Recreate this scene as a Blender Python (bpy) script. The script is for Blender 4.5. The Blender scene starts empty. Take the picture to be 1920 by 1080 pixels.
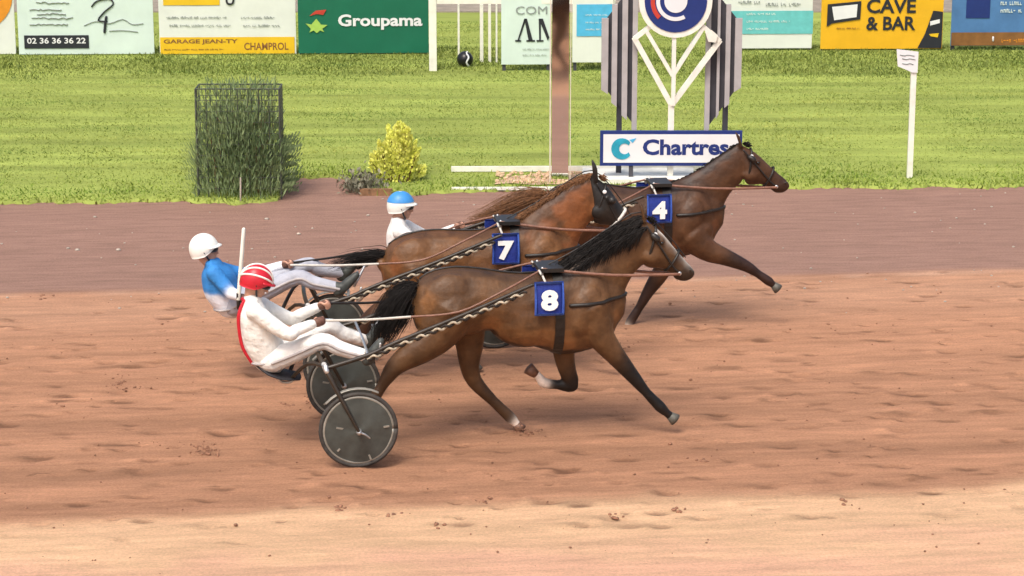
import bpy, bmesh, math, random
import numpy as np
from mathutils import Vector, Matrix
from mathutils.bvhtree import BVHTree
root_bvh = {}

# ------------------------------------------------------------------ camera, light, exposure
SC = bpy.context.scene
COL = SC.collection
CAM_H, PITCH, FPX = 6.3, math.radians(13.5), 4480.0
cam_data = bpy.data.cameras.new('camera')
cam = bpy.data.objects.new('camera', cam_data); COL.objects.link(cam)
cam.location = (0, 0, CAM_H)
cam.rotation_euler = (math.pi/2 - PITCH, 0, 0)
cam_data.sensor_width = 36.0
cam_data.lens = FPX/1920*36
cam_data.clip_end = 2000
SC.camera = cam

SUN_EL, SUN_AZ = math.radians(58), math.radians(205)     # azimuth clockwise from +Y
world = bpy.data.worlds.new("World"); SC.world = world; world.use_nodes = True
wn = world.node_tree.nodes; wl = world.node_tree.links
sky = wn.new('ShaderNodeTexSky'); sky.sky_type = 'NISHITA'; sky.sun_disc = False
sky.sun_elevation = SUN_EL; sky.sun_rotation = SUN_AZ
sky.air_density = 1.0; sky.dust_density = 6.0; sky.ozone_density = 0.6
bg = wn['Background']; bg.inputs[1].default_value = 0.15
wl.new(sky.outputs[0], bg.inputs[0])
sun_d = bpy.data.lights.new('sun', 'SUN'); sun_d.energy = 1.5; sun_d.angle = math.radians(20)
sun_d.color = (1.0, 0.97, 0.92)
sun = bpy.data.objects.new('sun', sun_d); COL.objects.link(sun)
sd = Vector((math.sin(SUN_AZ)*math.cos(SUN_EL), math.cos(SUN_AZ)*math.cos(SUN_EL), math.sin(SUN_EL)))
sun.rotation_euler = sd.to_track_quat('Z', 'Y').to_euler()
sun.location = (0, 0, 30)
SC.view_settings.view_transform = 'Standard'
SC.view_settings.look = 'None'
SC.view_settings.gamma = 1
SC.view_settings.use_curve_mapping = False
SC.view_settings.exposure = 0.43

random.seed(7); rng = np.random.default_rng(7)

# ------------------------------------------------------------------ geometry helpers
RIGHT = Vector((1, 0, 0)); UP = Vector((0, math.sin(PITCH), math.cos(PITCH))); FWD = Vector((0, math.cos(PITCH), -math.sin(PITCH)))
EYE = Vector((0, 0, CAM_H))
def ray(px, py):
    return RIGHT*((px-960)/FPX) + UP*((540-py)/FPX) + FWD
def gp(px, py, z=0.0):
    d = ray(px, py); t = (z-CAM_H)/d.z
    return EYE + d*t
class Frame:
    """a vertical working plane through P0 with a heading; gives local (along, across, up)"""
    def __init__(s, X, Y, heading=0.0):
        s.P0 = Vector((X, Y, 0)); a = math.radians(heading); s.a = a
        s.h = Vector((math.cos(a), math.sin(a), 0)); s.n = Vector((-math.sin(a), math.cos(a), 0))
    def loc(s, px, py, v=0.0):
        d = ray(px, py)
        t = (v - (EYE-s.P0).dot(s.n))/d.dot(s.n)
        q = EYE + d*t - s.P0
        return Vector((q.dot(s.h), v, q.z))

def tag(o, label=None, cat=None, group=None, kind=None):
    if label: o['label'] = label
    if cat: o['category'] = cat
    if group: o['group'] = group
    if kind: o['kind'] = kind
    return o
def empty(name, fr, label, cat, group=None):
    o = bpy.data.objects.new(name, None); COL.objects.link(o)
    o.location = fr.P0; o.rotation_euler = (0, 0, fr.a); o.empty_display_size = .2
    return tag(o, label, cat, group)
def mesh_obj(name, me, mat=None, parent=None, smooth=True):
    o = bpy.data.objects.new(name, me); COL.objects.link(o)
    if mat is not None:
        me.materials.clear(); me.materials.append(mat)
    if parent: o.parent = parent
    if smooth:
        me.polygons.foreach_set('use_smooth', [True]*len(me.polygons))
    return o
class MB:
    """collects vertices and faces for one mesh"""
    def __init__(s): s.v = []; s.f = []
    def add(s, vs, fs):
        b = len(s.v); s.v += [tuple(p) for p in vs]; s.f += [tuple(i+b for i in f) for f in fs]
    def box(s, x0, x1, y0, y1, z0, z1, M=None):
        vs = [Vector((x, y, z)) for x in (x0, x1) for y in (y0, y1) for z in (z0, z1)]
        if M: vs = [M @ p for p in vs]
        s.add(vs, [(0,1,3,2),(4,6,7,5),(0,4,5,1),(2,3,7,6),(0,2,6,4),(1,5,7,3)])
    def prism(s, pts, y0, y1):
        """polygon in x,z extruded along y"""
        n = len(pts)
        vs = [(x, y0, z) for x, z in pts] + [(x, y1, z) for x, z in pts]
        fs = [tuple(range(n)), tuple(range(2*n-1, n-1, -1))]
        fs += [(i, i+n, (i+1) % n + n, (i+1) % n) for i in range(n)]
        s.add(vs, fs)
    def rings(s, cs, As, Bs, n=16, cap=True):
        """loft of elliptical rings: centre, half axis A, half axis B"""
        cs = list(cs); As = list(As); Bs = list(Bs)
        if cap:
            t0 = (cs[0]-cs[1]); t0 = t0.normalized() if t0.length > 1e-6 else Vector((1,0,0))
            t1 = (cs[-1]-cs[-2]); t1 = t1.normalized() if t1.length > 1e-6 else Vector((1,0,0))
            r0 = min(As[0].length, Bs[0].length); r1 = min(As[-1].length, Bs[-1].length)
            pre = [(cs[0]+t0*r0*k, As[0]*q, Bs[0]*q) for k, q in ((.95,.3),(.6,.75))]
            post = [(cs[-1]+t1*r1*k, As[-1]*q, Bs[-1]*q) for k, q in ((.6,.75),(.95,.3))]
            cs = [p[0] for p in pre]+cs+[p[0] for p in post]
            As = [p[1] for p in pre]+As+[p[1] for p in post]
            Bs = [p[2] for p in pre]+Bs+[p[2] for p in post]
        vs = []
        for c, A, B in zip(cs, As, Bs):
            for k in range(n):
                a = 2*math.pi*k/n
                vs.append(c + A*math.sin(a) + B*math.cos(a))
        fs = []
        m = len(cs)
        for i in range(m-1):
            for k in range(n):
                k2 = (k+1) % n
                fs.append((i*n+k, i*n+k2, (i+1)*n+k2, (i+1)*n+k))
        fs.append(tuple(range(n-1, -1, -1))); fs.append(tuple((m-1)*n+k for k in range(n)))
        s.add(vs, fs)
    def tube(s, pts, rad, n=10, sub=3, flat=1.0, cap=True, lateral=Vector((0,1,0))):
        pts = [Vector(p) for p in pts]
        if not hasattr(rad, '__len__'): rad = [rad]*len(pts)
        if sub > 1 and len(pts) > 2: pts, rad = crom(pts, rad, sub)
        As, Bs = [], []
        for i in range(len(pts)):
            t = (pts[min(i+1, len(pts)-1)] - pts[max(i-1, 0)])
            t = t.normalized() if t.length > 1e-8 else Vector((1,0,0))
            L = lateral if abs(t.dot(lateral)) < .93 else Vector((0,0,1))
            b = (L - t*L.dot(t)).normalized(); a = t.cross(b)
            As.append(a*rad[i]*flat); Bs.append(b*rad[i])
        s.rings(pts, As, Bs, n, cap)
    def ball(s, c, rx, ry=None, rz=None, M=None, n=14, m=9):
        ry = ry or rx; rz = rz or rx
        c = Vector(c); vs = []; fs = []
        for i in range(m+1):
            th = math.pi*i/m
            for k in range(n):
                a = 2*math.pi*k/n
                p = Vector((rx*math.sin(th)*math.cos(a), ry*math.sin(th)*math.sin(a), rz*math.cos(th)))
                vs.append(c + (M @ p if M else p))
        for i in range(m):
            for k in range(n):
                fs.append((i*n+k, (i+1)*n+k, (i+1)*n+(k+1) % n, i*n+(k+1) % n))
        s.add(vs, fs)
    def mesh(s, name):
        me = bpy.data.meshes.new(name); me.from_pydata(s.v, [], s.f); me.update(); me.validate(); return me
    def build(s, name, mat, parent=None, smooth=False):
        return mesh_obj(name, s.mesh(name), mat, parent, smooth)
def crom(pts, rad, sub):
    P = []; R = []
    n = len(pts)
    for i in range(n-1):
        p0, p1, p2, p3 = pts[max(i-1,0)], pts[i], pts[i+1], pts[min(i+2,n-1)]
        for k in range(sub):
            t = k/sub
            P.append(.5*((2*p1)+(p2-p0)*t+(2*p0-5*p1+4*p2-p3)*t*t+(3*p1-p0-3*p2+p3)*t**3))
            R.append(rad[i]*(1-t)+rad[i+1]*t)
    P.append(pts[-1]); R.append(rad[-1])
    return P, R
def sections(mb, secs, sub=3, n=20):
    """secs: (top Vector, bottom Vector, half width)"""
    C = [(a+b)/2 for a, b, w in secs]; A = [(a-b)/2 for a, b, w in secs]; W = [w for a, b, w in secs]
    C2, W2 = crom(C, W, sub); A2, _ = crom(A, W, sub)
    mb.rings(C2, A2, [Vector((0, w, 0)) for w in W2], n)
def remesh(mb, voxel, smooth_it=4):
    me = mb.mesh('tmp'); o = bpy.data.objects.new('tmp', me); COL.objects.link(o)
    m = o.modifiers.new('r', 'REMESH'); m.mode = 'VOXEL'; m.voxel_size = voxel
    s = o.modifiers.new('s', 'SMOOTH'); s.factor = .5; s.iterations = smooth_it
    bpy.context.view_layer.update()
    dg = bpy.context.evaluated_depsgraph_get()
    out = bpy.data.meshes.new_from_object(o.evaluated_get(dg), depsgraph=dg)
    bpy.data.objects.remove(o); bpy.data.meshes.remove(me)
    return out
def paint(me, samples, name='coat'):
    """samples: list of (point, radius, colour); each vertex takes the colour of the nearest sample surface"""
    n = len(me.vertices); co = np.empty(n*3); me.vertices.foreach_get('co', co); co = co.reshape(-1, 3)
    P = np.array([tuple(s[0]) for s in samples]); R = np.array([s[1] for s in samples]); Cc = np.array([s[2] for s in samples])
    best = np.full(n, 1e9); idx = np.zeros(n, int); acc = np.zeros((n, 3)); wsum = np.zeros((n, 1))
    d = np.linalg.norm(co[:, None, :]-P[None], axis=2)-R[None]
    mn = d.min(axis=1, keepdims=True)
    w = np.exp(-(d-mn)/.012)
    acc = w @ Cc/w.sum(axis=1, keepdims=True)
    at = me.color_attributes.new(name, 'FLOAT_COLOR', 'POINT')
    at.data.foreach_set('color', np.hstack([acc, np.ones((n, 1))]).ravel())

# ------------------------------------------------------------------ materials
def pmat(name, col, rough=.7, metal=0.0, spec=.4, noise_amt=.0, noise_scale=8, bump=0.0, bump_scale=40, attr=None, coord='Object', sheen=0, stretch=(1,1,1), detail=6):
    m = bpy.data.materials.new(name); m.use_nodes = True
    N = m.node_tree.nodes; L = m.node_tree.links; b = N['Principled BSDF']
    b.inputs['Roughness'].default_value = rough; b.inputs['Metallic'].default_value = metal
    b.inputs['Specular IOR Level'].default_value = spec
    tc = N.new('ShaderNodeTexCoord'); mp = N.new('ShaderNodeMapping'); mp.inputs['Scale'].default_value = stretch
    L.new(tc.outputs[coord], mp.inputs[0])
    src = None
    if attr:
        a = N.new('ShaderNodeAttribute'); a.attribute_name = attr; src = a.outputs['Color']
    else:
        rgb = N.new('ShaderNodeRGB'); rgb.outputs[0].default_value = (*col, 1); src = rgb.outputs[0]
    if noise_amt:
        nz = N.new('ShaderNodeTexNoise'); nz.inputs['Scale'].default_value = noise_scale; nz.inputs['Detail'].default_value = detail
        nz.inputs['Roughness'].default_value = .6
        L.new(mp.outputs[0], nz.inputs['Vector'])
        mr = N.new('ShaderNodeMapRange'); mr.inputs[1].default_value = .3; mr.inputs[2].default_value = .7
        mr.inputs[3].default_value = 1-noise_amt; mr.inputs[4].default_value = 1+noise_amt
        L.new(nz.outputs['Fac'], mr.inputs[0])
        vm = N.new('ShaderNodeVectorMath'); vm.operation = 'SCALE'
        L.new(src, vm.inputs[0]); L.new(mr.outputs[0], vm.inputs['Scale']); src = vm.outputs[0]
    L.new(src, b.inputs['Base Color'])
    if bump:
        nb = N.new('ShaderNodeTexNoise'); nb.inputs['Scale'].default_value = bump_scale; nb.inputs['Detail'].default_value = 5
        L.new(mp.outputs[0], nb.inputs['Vector'])
        bp = N.new('ShaderNodeBump'); bp.inputs['Strength'].default_value = 1; bp.inputs['Distance'].default_value = bump
        L.new(nb.outputs['Fac'], bp.inputs['Height']); L.new(bp.outputs[0], b.inputs['Normal'])
    return m
M = {}
M['coat'] = pmat('horse coat', (0,0,0), .50, spec=.32, noise_amt=.38, noise_scale=6, bump=.012, bump_scale=12, attr='coat')
M['hair_black'] = pmat('black horse hair', (.012,.010,.009), .75, spec=.2, noise_amt=.5, noise_scale=20)
M['hair_brown'] = pmat('brown horse hair', (.17,.075,.028), .55, noise_amt=.5, noise_scale=20)
M['hoof_dark'] = pmat('dark hoof', (.09,.085,.07), .5, noise_amt=.3, noise_scale=30)
M['hoof_brown'] = pmat('brown hoof', (.16,.08,.05), .5, noise_amt=.3, noise_scale=30)
M['eye'] = pmat('eye', (.01,.008,.006), .1, spec=.7, noise_amt=.1)
M['skin'] = pmat('skin', (.52,.28,.19), .55, noise_amt=.1, noise_scale=15)
M['leather'] = pmat('black leather', (.018,.015,.013), .42, noise_amt=.3, noise_scale=30)
M['rein'] = pmat('tan rein', (.22,.11,.075), .5, noise_amt=.3, noise_scale=18)
M['rein_white'] = pmat('white rein', (.55,.52,.46), .5, noise_amt=.15, noise_scale=18)
M['white_cloth'] = pmat('white cloth', (.74,.72,.68), .8, noise_amt=.16, noise_scale=7, bump=.03, bump_scale=9)
M['clothes'] = pmat('racing silks', (0,0,0), .75, noise_amt=.14, noise_scale=9, bump=.028, bump_scale=10, attr='coat')
M['seam'] = pmat('grey seam tape', (.40,.37,.36), .8, noise_amt=.2)
M['grey_cloth'] = pmat('pale grey trousers', (.38,.39,.44), .8, noise_amt=.15, noise_scale=9, bump=.014, bump_scale=14)
M['helmet_white'] = pmat('white helmet shell', (.80,.80,.74), .35, noise_amt=.06, noise_scale=12)
M['helmet_red'] = pmat('red helmet shell', (.50,.015,.03), .35, noise_amt=.12, noise_scale=12)
M['helmet_blue'] = pmat('blue helmet cover', (.05,.25,.58), .4, noise_amt=.12, noise_scale=12)
M['black_plastic'] = pmat('black plastic', (.012,.012,.014), .3, noise_amt=.2, noise_scale=15)
M['cloth_blue'] = pmat('navy number cloth', (.012,.03,.22), .7, noise_amt=.25, noise_scale=14, bump=.004, bump_scale=60)
M['cloth_edge'] = pmat('brighter blue cloth binding', (.04,.10,.42), .7, noise_amt=.2, noise_scale=14)
M['number'] = pmat('white number', (.82,.82,.80), .6, noise_amt=.05)
M['shaft'] = pmat('dark shaft', (.03,.022,.015), .35, noise_amt=.3, noise_scale=10)
M['rope_pale'] = pmat('pale rope strand', (.40,.34,.25), .6, noise_amt=.25, noise_scale=25)
M['rope_dark'] = pmat('dark rope strand', (.02,.014,.01), .6, noise_amt=.3, noise_scale=25)
M['steel'] = pmat('satin steel', (.55,.55,.54), .35, metal=.8, noise_amt=.2, noise_scale=12)
M['tyre'] = pmat('tyre rubber', (.05,.045,.04), .75, noise_amt=.35, noise_scale=20)
M['rim'] = pmat('grey rim', (.30,.29,.25), .4, metal=.3, noise_amt=.25, noise_scale=9)
M['disc'] = pmat('dark wheel disc', (.055,.062,.056), .38, spec=.5, noise_amt=.45, noise_scale=5)
M['seat'] = pmat('dark seat cover', (.025,.025,.03), .6, noise_amt=.3, noise_scale=12)
M['boot'] = pmat('dark boots', (.05,.055,.05), .5, noise_amt=.3, noise_scale=14)
M['glove'] = pmat('brown glove', (.13,.06,.04), .6, noise_amt=.3, noise_scale=30)
M['fleece'] = pmat('white sheepskin', (.75,.72,.66), .95, noise_amt=.2, noise_scale=60, bump=.01, bump_scale=80)
M['white_paint'] = pmat('white paint', (.78,.77,.68), .55, noise_amt=.12, noise_scale=6)
M['slat_light'] = pmat('light grey slat', (.40,.38,.38), .5, noise_amt=.12, noise_scale=5)
M['slat_dark'] = pmat('dark backing', (.05,.05,.06), .6, noise_amt=.2, noise_scale=5)
M['navy'] = pmat('navy print', (.012,.03,.16), .5, noise_amt=.08)
M['teal'] = pmat('teal print', (.02,.30,.42), .5, noise_amt=.25, noise_scale=6)
M['panel_white'] = pmat('white panel', (.72,.73,.74), .45, noise_amt=.05, noise_scale=3)
M['panel_mint'] = pmat('pale mint banner', (.60,.72,.66), .55, noise_amt=.05, noise_scale=2, bump=.01, bump_scale=2)
M['panel_cream'] = pmat('pale banner', (.68,.72,.66), .55, noise_amt=.05, noise_scale=2, bump=.01, bump_scale=2)
M['yellow'] = pmat('yellow banner', (.72,.46,.015), .5, noise_amt=.08, noise_scale=2)
M['yellow2'] = pmat('golden yellow banner', (.75,.42,.015), .5, noise_amt=.08, noise_scale=2, bump=.01, bump_scale=2)
M['green'] = pmat('dark green banner', (.006,.13,.07), .5, noise_amt=.08, noise_scale=2, bump=.01, bump_scale=2)
M['lime'] = pmat('lime print', (.35,.55,.10), .5, noise_amt=.1)
M['red'] = pmat('red print', (.50,.05,.03), .5, noise_amt=.1)
M['orange'] = pmat('orange print', (.68,.26,.02), .5, noise_amt=.1)
M['sky_blue'] = pmat('sky blue print', (.08,.42,.68), .5, noise_amt=.1)
M['aqua'] = pmat('aqua print', (.14,.50,.50), .5, noise_amt=.1)
M['blue2'] = pmat('blue banner', (.07,.18,.38), .5, noise_amt=.18, noise_scale=2)
M['brown_print'] = pmat('brown print', (.22,.10,.03), .5, noise_amt=.25, noise_scale=4)
M['ink'] = pmat('black ink', (.02,.022,.03), .5, noise_amt=.1)
M['grey_ink'] = pmat('grey ink', (.25,.28,.27), .5, noise_amt=.2)
M['pale_ink'] = pmat('pale ink', (.62,.72,.68), .5, noise_amt=.1)
M['wire'] = pmat('dark wire', (.07,.08,.06), .6, noise_amt=.4, noise_scale=12)
M['wood'] = pmat('weathered wood', (.22,.12,.06), .8, noise_amt=.4, noise_scale=14, bump=.004)
M['stone'] = pmat('pale stone', (.42,.36,.30), .85, noise_amt=.3, noise_scale=20, bump=.006)
M['mirror'] = pmat('mirror glass', (.93,.91,.88), .06, metal=1.0, noise_amt=.04, noise_scale=2)
M['alu'] = pmat('pale frame', (.66,.60,.50), .5, noise_amt=.15)
M['concrete'] = pmat('sandy gravel', (.50,.34,.22), .9, noise_amt=.3, noise_scale=8, bump=.01)

def leaf_mat(name, c1, c2, rough=.6, patch=(1,1,1), spread=.55, big=.6):
    m = bpy.data.materials.new(name); m.use_nodes = True
    N = m.node_tree.nodes; L = m.node_tree.links; b = N['Principled BSDF']
    b.inputs['Roughness'].default_value = rough; b.inputs['Specular IOR Level'].default_value = .25
    g = N.new('ShaderNodeNewGeometry'); nz = N.new('ShaderNodeTexNoise'); nz.inputs['Scale'].default_value = 1.1; nz.inputs['Detail'].default_value = 7; nz.inputs['Roughness'].default_value = .65
    mpp = N.new('ShaderNodeMapping'); mpp.inputs['Scale'].default_value = patch; L.new(g.outputs['Position'], mpp.inputs[0]); L.new(mpp.outputs[0], nz.inputs['Vector'])
    mth = N.new('ShaderNodeMath'); mth.operation = 'MULTIPLY_ADD'; mth.inputs[1].default_value = spread; mth.inputs[2].default_value = -.05
    L.new(g.outputs['Random Per Island'], mth.inputs[0])
    ad = N.new('ShaderNodeMath'); ad.operation = 'ADD'; ad.use_clamp = True
    mr = N.new('ShaderNodeMapRange'); mr.inputs[1].default_value = .35; mr.inputs[2].default_value = .68; mr.inputs[3].default_value = 0; mr.inputs[4].default_value = big
    L.new(nz.outputs['Fac'], mr.inputs[0])
    L.new(mth.outputs[0], ad.inputs[0]); L.new(mr.outputs[0], ad.inputs[1])
    mx = N.new('ShaderNodeMix'); mx.data_type = 'RGBA'
    mx.inputs[6].default_value = (*c1, 1); mx.inputs[7].default_value = (*c2, 1)
    L.new(ad.outputs[0], mx.inputs[0]); L.new(mx.outputs[2], b.inputs['Base Color'])
    return m
M['grass'] = leaf_mat('grass blades', (.12,.205,.035), (.40,.42,.11), patch=(.14,1.1,1), spread=.14, big=.95)
M['grass_tall'] = leaf_mat('longer grass blades', (.09,.14,.025), (.23,.26,.05), patch=(.5,1.6,1), spread=.4, big=.6)
M['grass_fresh'] = leaf_mat('fresh grass blades', (.11,.20,.02), (.30,.36,.06), patch=(.5,1.6,1), spread=.4, big=.7)
M['bush'] = leaf_mat('dark bush leaves', (.065,.115,.045), (.24,.31,.14))
M['gold_bush'] = leaf_mat('yellow green leaves', (.60,.64,.08), (.95,.94,.28))
M['grey_bush'] = leaf_mat('grey green leaves', (.10,.11,.07), (.26,.24,.17))

def ground_mat(name, attr, bump=.024, grain=.20, streak=(1.2, 7, 1)):
    """vertex albedo x streaky noise along the track x fine grain"""
    m = bpy.data.materials.new(name); m.use_nodes = True
    N = m.node_tree.nodes; L = m.node_tree.links; b = N['Principled BSDF']
    b.inputs['Roughness'].default_value = .95; b.inputs['Specular IOR Level'].default_value = .15
    a = N.new('ShaderNodeAttribute'); a.attribute_name = attr
    g = N.new('ShaderNodeNewGeometry'); mp = N.new('ShaderNodeMapping'); mp.inputs['Rotation'].default_value = (0, 0, -math.radians(5.2))
    mp.inputs['Scale'].default_value = (1,1,1)
    L.new(g.outputs['Position'], mp.inputs[0])
    mp2 = N.new('ShaderNodeMapping'); mp2.inputs['Scale'].default_value = streak; L.new(mp.outputs[0], mp2.inputs[0])
    def nz(scale, vec, detail=8, rough=.6):
        n = N.new('ShaderNodeTexNoise'); n.inputs['Scale'].default_value = scale; n.inputs['Detail'].default_value = detail; n.inputs['Roughness'].default_value = rough
        L.new(vec, n.inputs['Vector']); return n.outputs['Fac']
    n1 = nz(1.3, mp2.outputs[0]); n2 = nz(38, mp.outputs[0], 7, .75)
    def mr(src, lo, hi, a0=.3, a1=.7):
        r = N.new('ShaderNodeMapRange'); r.inputs[1].default_value = a0; r.inputs[2].default_value = a1; r.inputs[3].default_value = lo; r.inputs[4].default_value = hi
        L.new(src, r.inputs[0]); return r.outputs[0]
    mu = N.new('ShaderNodeMath'); mu.operation = 'MULTIPLY'
    L.new(mr(n1, .82, 1.14), mu.inputs[0]); L.new(mr(n2, 1-grain, 1+grain), mu.inputs[1])
    vm = N.new('ShaderNodeVectorMath'); vm.operation = 'SCALE'; L.new(a.outputs['Color'], vm.inputs[0]); L.new(mu.outputs[0], vm.inputs['Scale'])
    L.new(vm.outputs[0], b.inputs['Base Color'])
    bp = N.new('ShaderNodeBump'); bp.inputs['Strength'].default_value = 1; bp.inputs['Distance'].default_value = bump
    n3 = nz(16, mp2.outputs[0], 10, .7)
    L.new(n3, bp.inputs['Height']); L.new(bp.outputs[0], b.inputs['Normal'])
    return m

# ------------------------------------------------------------------ ground
TH = math.radians(5.2); ct, st = math.cos(TH), math.sin(TH)
def to_track(x, y): return x*ct + y*st, -x*st + y*ct
def to_world(s, t): return s*ct - t*st, s*st + t*ct
def vnoise(x, y, seed, scale):
    r = np.random.default_rng(seed); G = r.random((256, 256))
    x = x*scale+100; y = y*scale+100
    xi = np.floor(x).astype(int); yi = np.floor(y).astype(int); fx = x-xi; fy = y-yi
    fx = fx*fx*(3-2*fx); fy = fy*fy*(3-2*fy)
    g = lambda a, b: G[a % 256, b % 256]
    return (g(xi,yi)*(1-fx)+g(xi+1,yi)*fx)*(1-fy)+(g(xi,yi+1)*(1-fx)+g(xi+1,yi+1)*fx)*fy
def fbm(x, y, seed, scale, octs=4):
    o = 0; a = .5
    for k in range(octs):
        o = o + a*vnoise(x, y, seed+k, scale*2**k); a *= .5
    return o/(1-.5**octs)
def line_t(p, q):
    a = gp(*p); b = gp(*q); s0, t0 = to_track(a.x, a.y); s1, t1 = to_track(b.x, b.y)
    return lambda s: t0+(t1-t0)*(s-s0)/(s1-s0)
LN_NEAR = line_t((0, 978), (1920, 912)); LN_FAR = line_t((0, 552), (1920, 505))
C_LIGHT = np.array([.74,.47,.28]); C_MAIN = np.array([.475,.245,.142]); C_FAR = np.array([.335,.198,.150]); C_PINK = np.array([.72,.41,.275])
C_DAMP_SHADE = np.array([.15,.072,.042])  # moist turned-up sand, darkened to carry the divots' shade too
def track_grid(name, s0, s1, t0, t1, step, label, divots=0, relief=1.0, zoff=0.0):
    S = np.arange(s0, s1+step*.5, step); T = np.arange(t0, t1+step*.5, step)
    s, t = np.meshgrid(S, T); ns, nt = len(S), len(T)
    z = (fbm(s*.5, t*4, 11, 1.1)-.5)*.014 + (fbm(s*1.0, t*2.0, 17, 6, 3)-.5)*.014
    z = z*relief
    w = (fbm(s, t, 23, .8)-.5)
    dn = (t-(LN_NEAR(s)+w*.5)); df = (t-(LN_FAR(s)+w*.15))
    kn = 1/(1+np.exp(dn/.07)); kf = 1/(1+np.exp(-df/.05))
    rough_zone = (1-kf)
    z = z*(.35+.65*rough_zone)
    stre = fbm(s*.5, t*5, 31, 1.0, 5)-.5
    c = C_MAIN[None,None]*(1+stre[...,None]*.5)
    # pinkish strip right at the bottom of the light band
    pk = np.clip((-(dn)-.75)/.3, 0, 1)*np.clip(.6+(fbm(s, t*2, 41, .8)-.5)*3, 0, 1)
    cl = C_LIGHT*(1-pk[...,None]*.8)+C_PINK*pk[...,None]*.8
    c = c*(1-kn[...,None])+cl*(1+stre[...,None]*.3)*kn[...,None]
    cf = C_FAR*(1+stre[...,None]*.18)
    c = c*(1-kf[...,None])+cf*kf[...,None]
    # pale swept ridge along the far line
    wb = np.exp(-((df+.9)/1.0)**2)*(1-kf)*.24
    c = c*(1-wb[...,None])+np.array([.64,.40,.27])*wb[...,None]
    rg = np.exp(-((df+.10)/.09)**2)*np.clip(.5+(fbm(s, t, 47, 1.5)-.5)*3, 0, 1)
    c = c*(1-rg[...,None]*.45)+np.array([.66,.45,.32])*rg[...,None]*.45
    # darker worn lanes
    for off, wd, am in ((1.15,.30,.16),(2.6,.35,.10),(.35,.2,.12)):
        g = np.exp(-((dn-off)/wd)**2)*am*(1-kn)*np.clip(.4+fbm(s*.3, t, 53, 1.2), 0, 1)
        c = c*(1-g[...,None])
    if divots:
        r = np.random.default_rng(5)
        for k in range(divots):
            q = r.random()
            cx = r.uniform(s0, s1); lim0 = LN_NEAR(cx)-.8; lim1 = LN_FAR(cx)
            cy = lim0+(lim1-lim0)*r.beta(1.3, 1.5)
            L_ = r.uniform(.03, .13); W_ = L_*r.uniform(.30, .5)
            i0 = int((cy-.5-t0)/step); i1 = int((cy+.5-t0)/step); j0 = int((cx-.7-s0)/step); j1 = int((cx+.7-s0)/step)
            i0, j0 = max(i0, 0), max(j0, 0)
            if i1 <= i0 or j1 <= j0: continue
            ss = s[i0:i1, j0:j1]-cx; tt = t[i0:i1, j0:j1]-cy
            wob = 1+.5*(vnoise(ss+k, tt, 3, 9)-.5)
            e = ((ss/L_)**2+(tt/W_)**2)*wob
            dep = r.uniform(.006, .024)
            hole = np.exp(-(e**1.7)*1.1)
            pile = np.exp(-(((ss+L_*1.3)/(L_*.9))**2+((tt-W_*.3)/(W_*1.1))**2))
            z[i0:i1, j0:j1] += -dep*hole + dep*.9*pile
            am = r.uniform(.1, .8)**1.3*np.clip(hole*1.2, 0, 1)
            c[i0:i1, j0:j1] = c[i0:i1, j0:j1]*(1-am[...,None])+C_DAMP_SHADE*am[...,None]  # hollow shade painted into the colour along with the moist sand
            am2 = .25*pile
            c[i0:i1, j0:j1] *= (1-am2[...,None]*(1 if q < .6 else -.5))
    x, y = to_world(s, t)
    co = np.stack([x, y, z+zoff], -1).reshape(-1, 3)
    me = bpy.data.meshes.new(name)
    ii = (np.arange(nt-1)[:,None]*ns+np.arange(ns-1)[None]).ravel()
    faces = np.stack([ii, ii+1, ii+ns+1, ii+ns], -1)
    nf = len(faces)
    me.vertices.add(len(co)); me.vertices.foreach_set('co', co.ravel())
    me.loops.add(nf*4); me.loops.foreach_set('vertex_index', faces.ravel())
    me.polygons.add(nf); me.polygons.foreach_set('loop_start', np.arange(nf)*4)
    me.update(calc_edges=True)
    at = me.color_attributes.new('soil', 'FLOAT_COLOR', 'POINT')
    at.data.foreach_set('color', np.concatenate([np.clip(c, 0, 1).reshape(-1,3), np.ones((len(co),1))], 1).ravel())
    return tag(mesh_obj(name, me, M['soil'], None, True), label, kind='structure')
M['soil'] = ground_mat('raked sand', 'soil')
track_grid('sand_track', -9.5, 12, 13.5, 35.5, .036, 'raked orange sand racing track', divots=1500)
track_grid('ground_sand_surround', -150, 150, -60, 35.4, 1.5, 'wider sand around the track', zoff=-.06)

# lawn with its uneven edge
edge_px = [(-9000,520),(-900,402),(-300,390),(0,384),(90,381),(180,383),(260,380),(345,377),(372,381),(440,384),(520,378),(536,345),(560,336),(640,334),(665,340),(700,366),(760,368),(840,362),(930,360),
           (1050,358),(1180,356),(1300,354),(1420,352),(1500,355),(1580,352),(1680,356),(1760,350),(1850,354),(1920,350),(2300,345),(3000,335),(9000,280)]
edge = [gp(*p) for p in edge_px]
edge_w = []
for a, b in zip(edge[:-1], edge[1:]):
    n = max(1, int((b-a).length/.07))
    for k in range(n):
        p = a+(b-a)*k/n
        edge_w.append((p.x, p.y+random.uniform(-.07, .07)*(1 if abs(p.x) < 9 else .2)))
edge_w.append((edge[-1].x, edge[-1].y))
def edge_y(x):
    xs = [p[0] for p in edge_w]; return np.interp(x, xs, [p[1] for p in edge_w])
M['turf'] = pmat('mown turf', (.25,.30,.07), .95, spec=.1, noise_amt=.30, noise_scale=1.3, bump=.015, bump_scale=14, stretch=(.2,1.4,1), detail=9)
me = bpy.data.meshes.new('lawn')
vs = []; fs = []
far_rows = [0.0, .5, 2, 5, 10, 16, 22]
for x, y in edge_w:
    vs.append((x, y, -.05)); vs.append((x, y+.02, .035))
    for k in far_rows[1:]: vs.append((x, y+k, .035))
R_ = 1+len(far_rows)
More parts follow.
